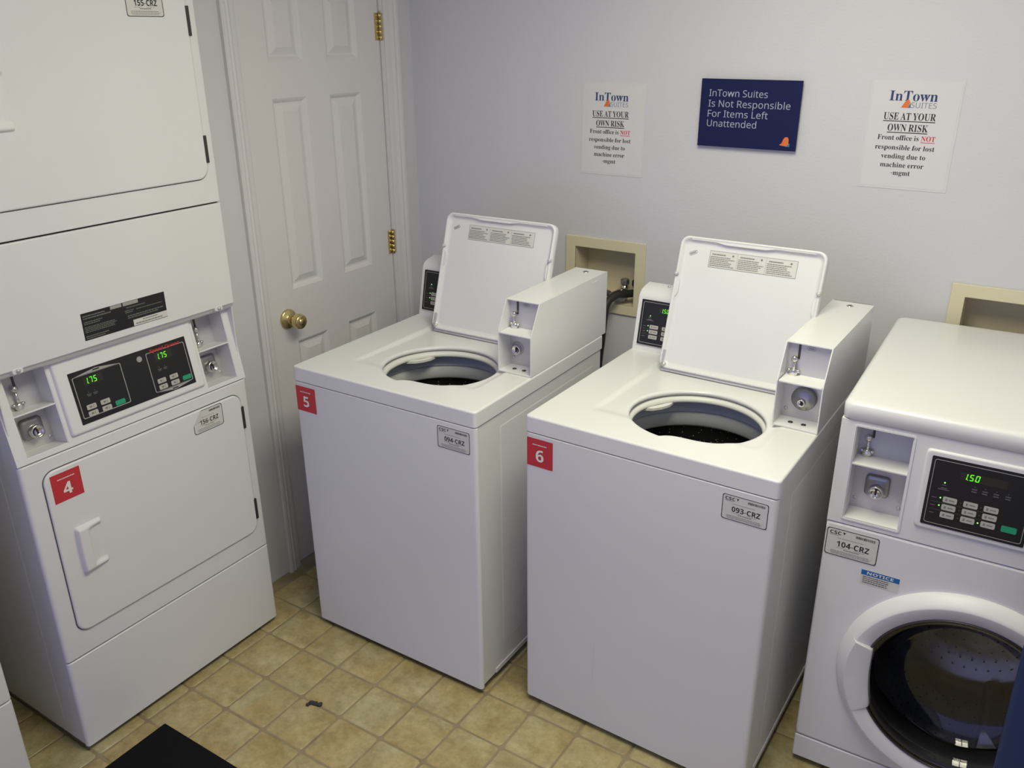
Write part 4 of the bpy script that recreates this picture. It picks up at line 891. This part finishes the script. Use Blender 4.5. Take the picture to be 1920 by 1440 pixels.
# ------------------------------------------------------------------ stacked dryers
DW, DD, DT = .6809, .70, 1.97
def dryer_stack(loc, rz, label, stickers):
    root = empty('stacked_dryer', loc, rz, label, 'dryer', 'stacked dryers along the left wall')
    g = G(XY); g.prism([(.003, .014), (.006, .014), (.006, DD-.004), (DW-.006, DD-.004), (DW-.006, .014), (DW-.003, .014), (DW-.003, DD), (.003, DD)], .022, DT-.003); cab = g.build('cabinet', ENAMEL_SIDE, root)
    for T, sgn in ((sideframe(DW-.003), 1), (lsideframe(.003), -1)):
        a, b = (.10, .64) if sgn > 0 else (-.64, -.10)
        for z0, z1 in ((.05, .86), (1.0, 1.92)):
            g = G(T); g.loft([[(p, q, n) for p, q in rrect(a+i, z0+i, b-i, z1-i, .004, 2)] for i, n in ((0, 0), (.003, .0008), (.006, .0010))], smooth=True); g.build('side_panel', ENAMEL_SIDE, cab)
    g = G(XY); g.box((.0, .0, DT-.004), (DW, DD, DT+.012)); g.build('top_panel', ENAMEL, root, bevel=.006)
    def fpanel(z0, z1, name='front_panel', bv=.006):
        g = G(XY); g.prism([(0, .009), (.0012, .0045), (.0045, .0012), (.009, 0), (DW-.009, 0), (DW-.0045, .0012), (DW-.0012, .0045), (DW, .009), (DW, .0145), (0, .0145)], z0, z1)
        return g.build(name, ENAMEL, root, bevel=.003, seg=3)
    fpanel(.020, .2985, 'lower_front_panel')
    fpanel(.3025, .8715)
    fpanel(1.3945, DT-.006)
    # service panel between the dryers, with a curled lower lip
    up = fpanel(1.106, 1.3905, 'service_panel')
    YZ = Matrix(((0, 0, 1, 0), (1, 0, 0, 0), (0, 1, 0, 0), (0, 0, 0, 1)))
    g = G(YZ); prof = [(.008, 1.112), (.008, 1.103), (.011, 1.096), (.017, 1.090), (.026, 1.086), (.045, 1.083), (.045, 1.12)]
    g.prism(prof, .001, DW-.001, smooth=False); g.build('panel_lip', ENAMEL, up, bevel=.002)
    for u in (.053, .622):
        g = G(FR); g.loft([[(a, b, n) for a, b in rrect(u-.014+i*.5, 1.097+i*.2, u+.014-i*.5, 1.113-i, .004, 3)] for i, n in ((0, -.012), (.002, -.002), (.004, .001))], smooth=True); g.build('screw_boss', ENAMEL, up)
        g = G(FR); g.lathe([(.0055, .001), (.005, .004), (.003, .0055), (0, .006)], u, 1.104, k=14); g.build('bolt', STEEL, up, label='steel bolt head')
    # black warning plate
    g = G(FR); g.prism(rrect(.224, 1.125, .458, 1.193, 0), .0002, .0008); wp = g.build('warning_plate', BLACK, root, label='black warning plate with faint grey text')
    g = G(FR)
    for (a, z0, b, z1, n_, f) in ((.228, 1.176, .310, 1.188, 2, 1), (.228, 1.163, .300, 1.172, 2, .8), (.228, 1.143, .325, 1.159, 4, 1), (.228, 1.127, .292, 1.137, 2, 1), (.345, 1.175, .405, 1.180, 1, 1), (.340, 1.163, .370, 1.172, 2, 1), (.372, 1.1665, .450, 1.1705, 1, 1), (.345, 1.148, .452, 1.158, 2, 1)):
        small_print(g, a, z0, b, z1, n_, .0011, FR, seed=int(a*1e4+z0*100), fill=f)
    g.build('warning_print', DIMG, wp)
    g = G(FR); g.flat(rrect(.302, 1.184, .333, 1.1925, 0), .0011); g.flat(rrect(.337, 1.1835, .380, 1.1925, 0), .0011); g.build('warning_header', GREYL, wp)
    g = G(FR); g.flat(rrect(.358, 1.1262, .458, 1.1425, 0), .0012); g.build('rating_label', LABELP, wp)
    g = G(FR); small_print(g, .385, 1.1355, .430, 1.1405, 1, .0014, FR, seed=2); small_print(g, .364, 1.128, .452, 1.134, 1, .0014, FR, seed=5); g.build('rating_print', INKG, wp)
    # slanted console
    tl = math.atan(.178); T = frame((0, 0, .8735), tl); cl_ = .222
    RB = [(.549, .011, .655, .2235), (.027, .014, .132, .2235)]
    g = G(T); grid_plate(g, .0, DW, .002, cl_, RB, -.012, 0); con = g.build('console', PANELBODY, root)
    for x in (.0005, DW-.0035):      # cheeks closing the wedge at both ends
        g = G(YZ); g.prism([(.002, .8755), (.0405, 1.090), (.06, 1.090), (.06, .8755)], x, x+.003); g.build('console_cheek', PANELBODY, con)
    for k, (a, b, c, d) in enumerate(RB):
        coin_bay_parts(con, a, b, c, d, .118, .060, T, 'square', rim=False, du=.024, dl=.008)
    g = G(T); L_ = [[(a, b, n) for a, b in rrect(.141+i, .024+i, .541-i, cl_+.01-i, .006, 4)] for i, n in ((0, 0), (.0015, .006), (.004, .0085), (.008, .009))]
    g.loft(L_, smooth=True); g.build('panel_frame', PANELBODY, con)
    n = .009
    g = G(T); g.prism(rrect(.173, .0445, .5115, .1775, .001, 2), n-.001, n+.001); g.build('display_panel', BLACK, con, label='black glossy display panel')
    n += .001
    for fr, (a, b, c, d) in enumerate(((.180, .0575, .312, .1645), (.386, .0555, .505, .1645))):
        g = G(T); g.ring(rrect(a, b, c, d, .004, 3), rrect(a+.002, b+.002, c-.002, d-.002, .003, 3), n-.0003, n+.0003)
        P = []
        for q in range(13):
            t = q/12; x = a+.004+(c-a-.008)*t; P.append((x, (1-abs(2*t-1))*.009))
        if fr == 0: PP = [(x, d+y) for x, y in P]+[(P[-1][0], d-.002), (P[0][0], d-.002)]; g.flat(PP[::-1], n+.0003)
        else: PP = [(x, b-y) for x, y in P]+[(P[-1][0], b+.002), (P[0][0], b+.002)]; g.flat(PP, n+.0003)
        cu = (a+c)/2; yy = d+.0045 if fr == 0 else b-.0045
        g.build('panel_outline', GREYL, con)
        g = G(T); g.flat(rrect(cu-.009, yy-.0016, cu+.009, yy+.0016, .0008, 2), n+.0005); g.build('outline_mark', INK, con)
        bx = .208 if fr == 0 else .412
        g = G(T); g.flat(rrect(bx-.002, .136, bx+.050, .158, .001, 2), n+.0002); g.build('display_window', LCD, con)
        g = G(T); sevenseg(g, '1.75', bx+.001, .1395, .0155, n+.0004, T); g.build('display_digits', LED, con, label='lit green digits reading 1.75')
        for x, y in ((bx, .0825), (bx, .0655), (bx+.0375, .0825), (bx+.0375, .0655)):
            g = G(T); keys(g, [(x, y)], .0255, .0125, n, T); g.build('button', BTN, con)
        g = G(T)
        for x, y in ((bx, .0825), (bx, .0655), (bx+.0375, .0825), (bx+.0375, .0655)): g.flat(rrect(x-.006, y-.0025, x+.001, y+.0025, 0), n+.0009); g.flat(rrect(x+.004, y-.004, x+.0055, y+.004, 0), n+.0009)
        g.build('button_print', INKG, con, kind='stuff')
        g = G(T); keys(g, [(bx+.0755, .0675)], .027, .0125, n, T); g.build('start_button', GREEN, con, label='green start button')
        g = G(T)
        for x in (bx+.003, bx+.020):
            g.prism(circ(x, .119, .0013, 8), n, n+.0003); g.flat(rrect(x-.006, .1125, x+.006, .1145, 0), n+.0002); g.flat(rrect(x-.0045, .109, x+.0045, .111, 0), n+.0002)
        g.build('panel_print', DIM, con)
    g = G(T); g.lathe([(.0078, n), (.0078, n+.0006), (.0062, n+.0008), (.006, n+.0004), (.0035, n+.0004), (.003, n+.0008), (0, n+.0008)], .366, .156, k=24); g.build('round_emblem', GREYL, con)
    g = G(T); text(g, 'Speed Queen', .446, .1625, .0085, n+.0006, width=.092, align='c', font='b'); g.build('brand_lettering', REDT, con)
    # doors
    for k, dz_ in enumerate((0, 1.089)):
        a, b, c, d = .047, .371+dz_, .6485, .837+dz_
        P = rrect(a-.0026, b-.0026, c+.0026, d+.0026, .0335, 8)
        g = G(FR); g.ring(P, rrect(a, b, c, d, .031, 8), .0002, .0008); g.build('door_seam', GASKET, root, label='dark gap around the door')
        g = G(FR); L_ = [[(p, q, n_) for p, q in rrect(a+i, b+i, c-i, d-i, .031, 8)] for i, n_ in ((0, -.002), (0, .0035), (.0012, .0055), (.004, .0062))]
        g.loft(L_, smooth=True); dr = g.build('door', ENAMEL, root, bevel=0)
        # scooped pull handle as a height field
        hu0, hu1, hv0, hv1 = .092, .162, .534+dz_, .667+dz_
        NU, NV = 30, 30; V = []; F = []
        ss = lambda e0, e1, x: (lambda t: t*t*(3-2*t))(max(0, min(1, (x-e0)/(e1-e0))))
        for j in range(NV+1):
            for i in range(NU+1):
                s_, t_ = i/NU, j/NV
                bulge = .10*(1-(2*t_-1)**2)
                u = hu0+(hu1-hu0)*(s_+(s_-.5)*bulge*.6)
                v = hv0+(hv1-hv0)*t_
                edge = min(s_/.06, (1-s_)/.06, t_/.05, (1-t_)/.05, 1)
                hgt = .003+.014*(1-.72*s_)
                pocket = (.40*ss(.40, .46, s_)+.60*ss(.42, .82, s_))*(1-.45*ss(.90, .97, s_))*ss(.07, .15, t_)*(1-ss(.85, .93, t_))
                z = hgt*math.sqrt(max(0, edge)) - pocket*hgt*.95
                V.append((u, v, .0062+max(.0012, z) if edge > 0 else .0060))
        for j in range(NV):
            for i in range(NU): q = j*(NU+1)+i; F.append((q, q+1, q+NU+2, q+NU+1))
        g = G(FR); g.add(V, F, None, True); g.build('door_handle', PLASTIC, dr, label='white scooped pull handle')
        for z in (.446, .758):
            g = G(FR); g.box((c-.004, z+dz_-.035, -.001), (c+.006, z+dz_+.035, .0075)); g.build('door_hinge', DARKM, dr, bevel=.001, label='dark metal hinge')
    for x in (.05, DW-.05):
        for y in (.05, DD-.05):
            g = G(XY); g.lathe([(.018, 0), (.018, .010), (.007, .012), (.007, .024)], x, y, k=16, cap0=True, cap1=True); g.build('foot', RUBBER, root, label='black levelling foot')
    if stickers:
        number_sticker(root, .062, .749, .138, .825, '4', .0064, FR)
        service_sticker(root, .477, .768, .579, .834, '156-CRZ', .0064, FR, folded=True)
        service_sticker(root, .480, .768+1.087, .581, .834+1.087, '155-CRZ', .0064, FR)
    return root
Dm = dryer_stack((.1759, -1.7531, 0), PI/2-.0029, 'white stacked coin dryer with red number 4 sticker and two green displays', True)
Nm = dryer_stack((.1759, -1.8975-DW, 0), PI/2, 'plain white stacked dryer whose edge shows at the lower left corner', False)

# ------------------------------------------------------------------ signs on the back wall
def notice(loc, rz_y, w_, h_, label, tx):
    root = empty('wall_notice', loc, 0, label, 'sign', 'laminated notices on the wall')
    root.rotation_euler = (0, rz_y, 0)
    g = G(FR); g.prism(rrect(0, 0, w_, h_, .003, 3), .0003, .0011); g.build('laminate', FILM_EDGE, root, label='glossy clear laminate border')
    g = G(FR); i = .006; g.prism(rrect(i, i, w_-i, h_-i, 0), .0011, .0015); pg = g.build('paper_sheet', PAPER, root)
    n = .0018; cu = w_*tx; k = w_/.229
    g = G(FR); text(g, 'InTown', cu+.002*k, h_*.805, .0253*k, n, width=.120*k, align='c', font='s'); g.build('logo_lettering', LOGOB, root)
    g = G(FR); text(g, 'SUITES', cu+.062*k, h_*.745, .0139*k, n, width=.063*k, align='r'); g.build('logo_small_lettering', LOGOG, root)
    g = G(FR); bu, bv = cu-.008*k, h_*.745
    g.flat([(bu-.017*k, bv), (bu, bv-.001*k), (bu+.004*k, bv+.014*k), (bu-.001*k, bv+.022*k), (bu-.009*k, bv+.015*k)], n+.0001); g.build('logo_bell', ORANGE, root)
    g = G(FR); g.flat([(bu, bv-.001*k), (bu+.007*k, bv), (bu+.0055*k, bv+.014*k)], n+.0001); g.build('logo_bell_shadow', TEAL, root)
    g = G(FR)
    for t, v, hh, wd in (('USE AT YOUR', .636, .0180, .131), ('OWN RISK', .534, .0180, .102)):
        text(g, t, cu, h_*v, hh*k, n, width=wd*k, align='c', font='s')
        g.flat(rrect(cu-wd*k/2, h_*v-.0050*k, cu+wd*k/2, h_*v-.0028*k, 0), n)
    wN = .035*k; full = .146*k
    text(g, 'Front office is', cu-full/2, h_*.453, .0128*k, n, width=.105*k, font='s')
    for t, v, wd in (('responsible for lost', .365, .151), ('vending due to', .284, .113), ('machine error', .204, .111), ('-mgmt', .132, .049)):
        text(g, t, cu, h_*v, .0128*k, n, width=wd*k, align='c', font='s')
    g.build('lettering', INK, root)
    g = G(FR); text(g, 'NOT', cu+full/2-wN, h_*.453, .0128*k, n, width=wN, font='s'); g.flat(rrect(cu+full/2-wN, h_*.453-.0045*k, cu+full/2, h_*.453-.003*k, 0), n)
    g.build('red_lettering', REDT, root)
    return root
FILM_EDGE = mat('laminate_border', (.68, .68, .67), .12, coat=.6)
n1 = notice((.7086, 0, 1.3725), .004, .2292, .2925, 'smaller-looking laminated use at your own risk notice above the left recessed box', .47)
n1['label'] = 'white laminated USE AT YOUR OWN RISK notice left of the navy sign'
n2 = notice((1.6087, 0, 1.3988), .006, .2310, .2925, 'x', .47)
n2['label'] = 'white laminated USE AT YOUR OWN RISK notice right of the navy sign'

sg = empty('wall_sign', (1.1255, 0, 1.487), 0, 'navy blue plastic sign with pale lettering between the two notices', 'sign')
sg.rotation_euler = (0, .006, 0)
g = G(FR); g.prism(rrect(0, 0, .3014, .1954, 0), .0120, .0155); g.build('sign_board', NAVY, sg, bevel=.0005)
for x in (.03, .27):
    for y in (.03, .165):
        g = G(FR); g.box((x-.012, y-.012, 0), (x+.012, y+.012, .0121)); g.build('mounting_pad', RUBBER, sg)
g = G(FR)
for t, v, wd in (('InTown Suites', .1455, .178), ('Is Not Responsible', .1155, .247), ('For Items Left', .0865, .184), ('Unattended', .0585, .1525)):
    text(g, t, .026, v, .0195, .0158, width=wd)
g.build('lettering', SIGNT, sg)
g = G(FR)
g.flat([(.252, .016), (.262, .014), (.275, .013), (.279, .020), (.2785, .034), (.275, .039), (.268, .039), (.263, .033), (.259, .021)], .0158); g.build('bell_emblem', ORANGE, sg)
g = G(FR); g.flat([(.268, .0125), (.282, .0115), (.283, .020), (.2795, .022), (.276, .0135)], .01585); g.build('bell_shadow', TEAL, sg)

# ------------------------------------------------------------------ recessed outlet boxes
def outlet_box(x0, label, valves):
    root = empty('outlet_box', (x0, 0, .897), 0, label, 'outlet box', 'recessed plumbing boxes')
    w_, h_ = .306, .259; a, b, c, d = .038, .034, .268, .222
    g = G(FR); grid_plate(g, 0, w_, 0, h_, [(a, b, c, d)], 0.0003, .007); g.build('face_frame', BEIGE, root, bevel=.002)
    g = G(FR); t = .003
    g.box((a-t, b, -.095), (a, d, .005)); g.box((c, b, -.095), (c+t, d, .005)); g.box((a-t, d, -.095), (c+t, d+t, .005)); g.box((a-t, b-t, -.095), (c+t, b, .005)); g.box((a-t, b-t, -.098), (c+t, d+t, -.095))
    g.build('box_shell', BEIGEIN, root)
    # drain stub in the floor of the box and two valves
    g = G(XY)
    g.lathe([(.030, b), (.030, b+.006), (.022, b+.008), (.022, b+.002)], .10, .05, k=24); g.build('drain_opening', BEIGEIN, root)
    for x, mcol in ((.204, BOSS), (.248, RUBBER)):
        g = G(XY); g.tube([(x, .06, b), (x, .06, b+.035), (x, .06, b+.055)], [.009, .009, .012], 14); g.tube([(x, .06, b+.04), (x-.004, .030, b+.036)], .008, 12); vb = g.build('valve_body', CHROME, root, label='metal water valve')
        g = G(XY); g.lathe([(.006, b+.055), (.015, b+.058), (.0165, b+.064), (.0165, b+.074), (.012, b+.078), (0, b+.078)], x, .06, k=8, smooth=False); g.build('valve_handle', mcol, root, label='dark valve handle')
    g = G(XY); g.tube([(.200, .030, b+.036), (.188, .014, b+.030), (.176, -.002, b+.024)], .011, 14); g.build('hose_coupling', BOSS, root)
    g = G(XY); g.tube([(.231, .034, b+.034), (.215, .018, b+.018), (.190, .010, b+.014)], .012, 14); g.build('hose_end', PLATE, root, label='pale grey hose fitting')
    return root
outlet_box(.6616, 'beige recessed plumbing box with black hose, behind left washer coin box', True)
outlet_box(1.8989, 'beige recessed plumbing box mostly hidden behind front-loading washer', True)
def bez(P, k=14):
    out = []
    P = [Vector(p) for p in P]
    Q = [P[0]]+P+[P[-1]]
    for i in range(1, len(Q)-2):
        for q in range(k):
            t = q/k; a, b, c, d = Q[i-1], Q[i], Q[i+1], Q[i+2]
            out.append(.5*((2*b)+(-a+c)*t+(2*a-5*b+4*c-d)*t*t+(-a+3*b-3*c+d)*t**3))
    out.append(P[-1]); return out
g = G(XY); P = bez([(.918, .045, .968), (.898, .0, .972), (.882, -.04, .976), (.868, -.08, .955), (.866, -.10, .90), (.862, -.105, .82), (.856, -.11, .73), (.845, -.12, .45), (.82, -.15, .25), (.74, -.18, .2)])
g.tube(P, .0135, 14)
tag(g.build('drain_hose', RUBBER), 'black rubber hose running from recessed box down behind left washer', 'hose')
g = G(XY); P = bez([(.820, .03, .955), (.80, -.03, .975), (.775, -.08, .955), (.765, -.11, .86), (.76, -.13, .70), (.755, -.15, .4)])
g.tube(P, .011, 12)
tag(g.build('supply_hose', mat('grey_hose', (.10, .10, .11), .5)), 'thin dark grey hose hanging behind the left washer coin box', 'hose')

# ------------------------------------------------------------------ on the floor
g = G(XY); g.prism(rrect(0, -.62, .92, 0, .004, 2), 0, .008)
mt = g.build('floor_mat', BLACKM, bevel=.0025); mt.location = (.262, -1.577, .0018); mt.rotation_euler = (0, 0, .004)
tag(mt, 'black rubber floor mat lying in front of the dryers', 'mat')
g = G(XY); rb = random.Random(11)
for i in range(9):
    t = i/8; cx_, cy_ = -.018+.036*t, .006*math.sin(t*5); r = rb.uniform(.004, .009)
    g.loft([[(cx_+rb.uniform(.7, 1.2)*r*s*math.cos(2*PI*q/9), cy_+rb.uniform(.7, 1.2)*r*s*math.sin(2*PI*q/9), z) for q in range(9)] for s, z in ((1, 0), (.9, .003), (.4, .0055+rb.uniform(0, .003)))], cap0=True, smooth=True)
db = g.build('lint_clump', FELT); db.location = (.561, -1.293, .0017); db.rotation_euler = (0, 0, .75)
tag(db, 'small dark scrap of lint lying on the tiles', 'debris')

# navy waste bin at the right edge of the view
bn = empty('waste_bin', (2.2105, -1.062, 0), -.16, 'tall navy blue plastic bin standing before the front-loading washer', 'bin')
g = G(XY); L_ = []
for ins, z in ((.022, .0), (.012, .004), (.010, .02), (.002, .78), (.0, .80)):
    L_.append([(a, b, z) for a, b in rrect(ins, ins, .46-ins, .235-ins, .018, 5)])
for ins, z in ((.004, .80), (.006, .78), (.014, .02)):
    L_.append([(a, b, z) for a, b in rrect(ins, ins, .46-ins, .235-ins, .015, 5)])
g.loft(L_, cap0=True, cap1=True, smooth=True); g.build('bin_body', BINB, bn).modifiers.new('edges', 'EDGE_SPLIT').split_angle = math.radians(40)
g = G(XY); g.ring(rrect(-.004, -.004, .464, .239, .02, 5), rrect(.003, .003, .457, .232, .016, 5), .800, .822, smooth=False); g.build('bin_rim', BINB, bn, bevel=.002)
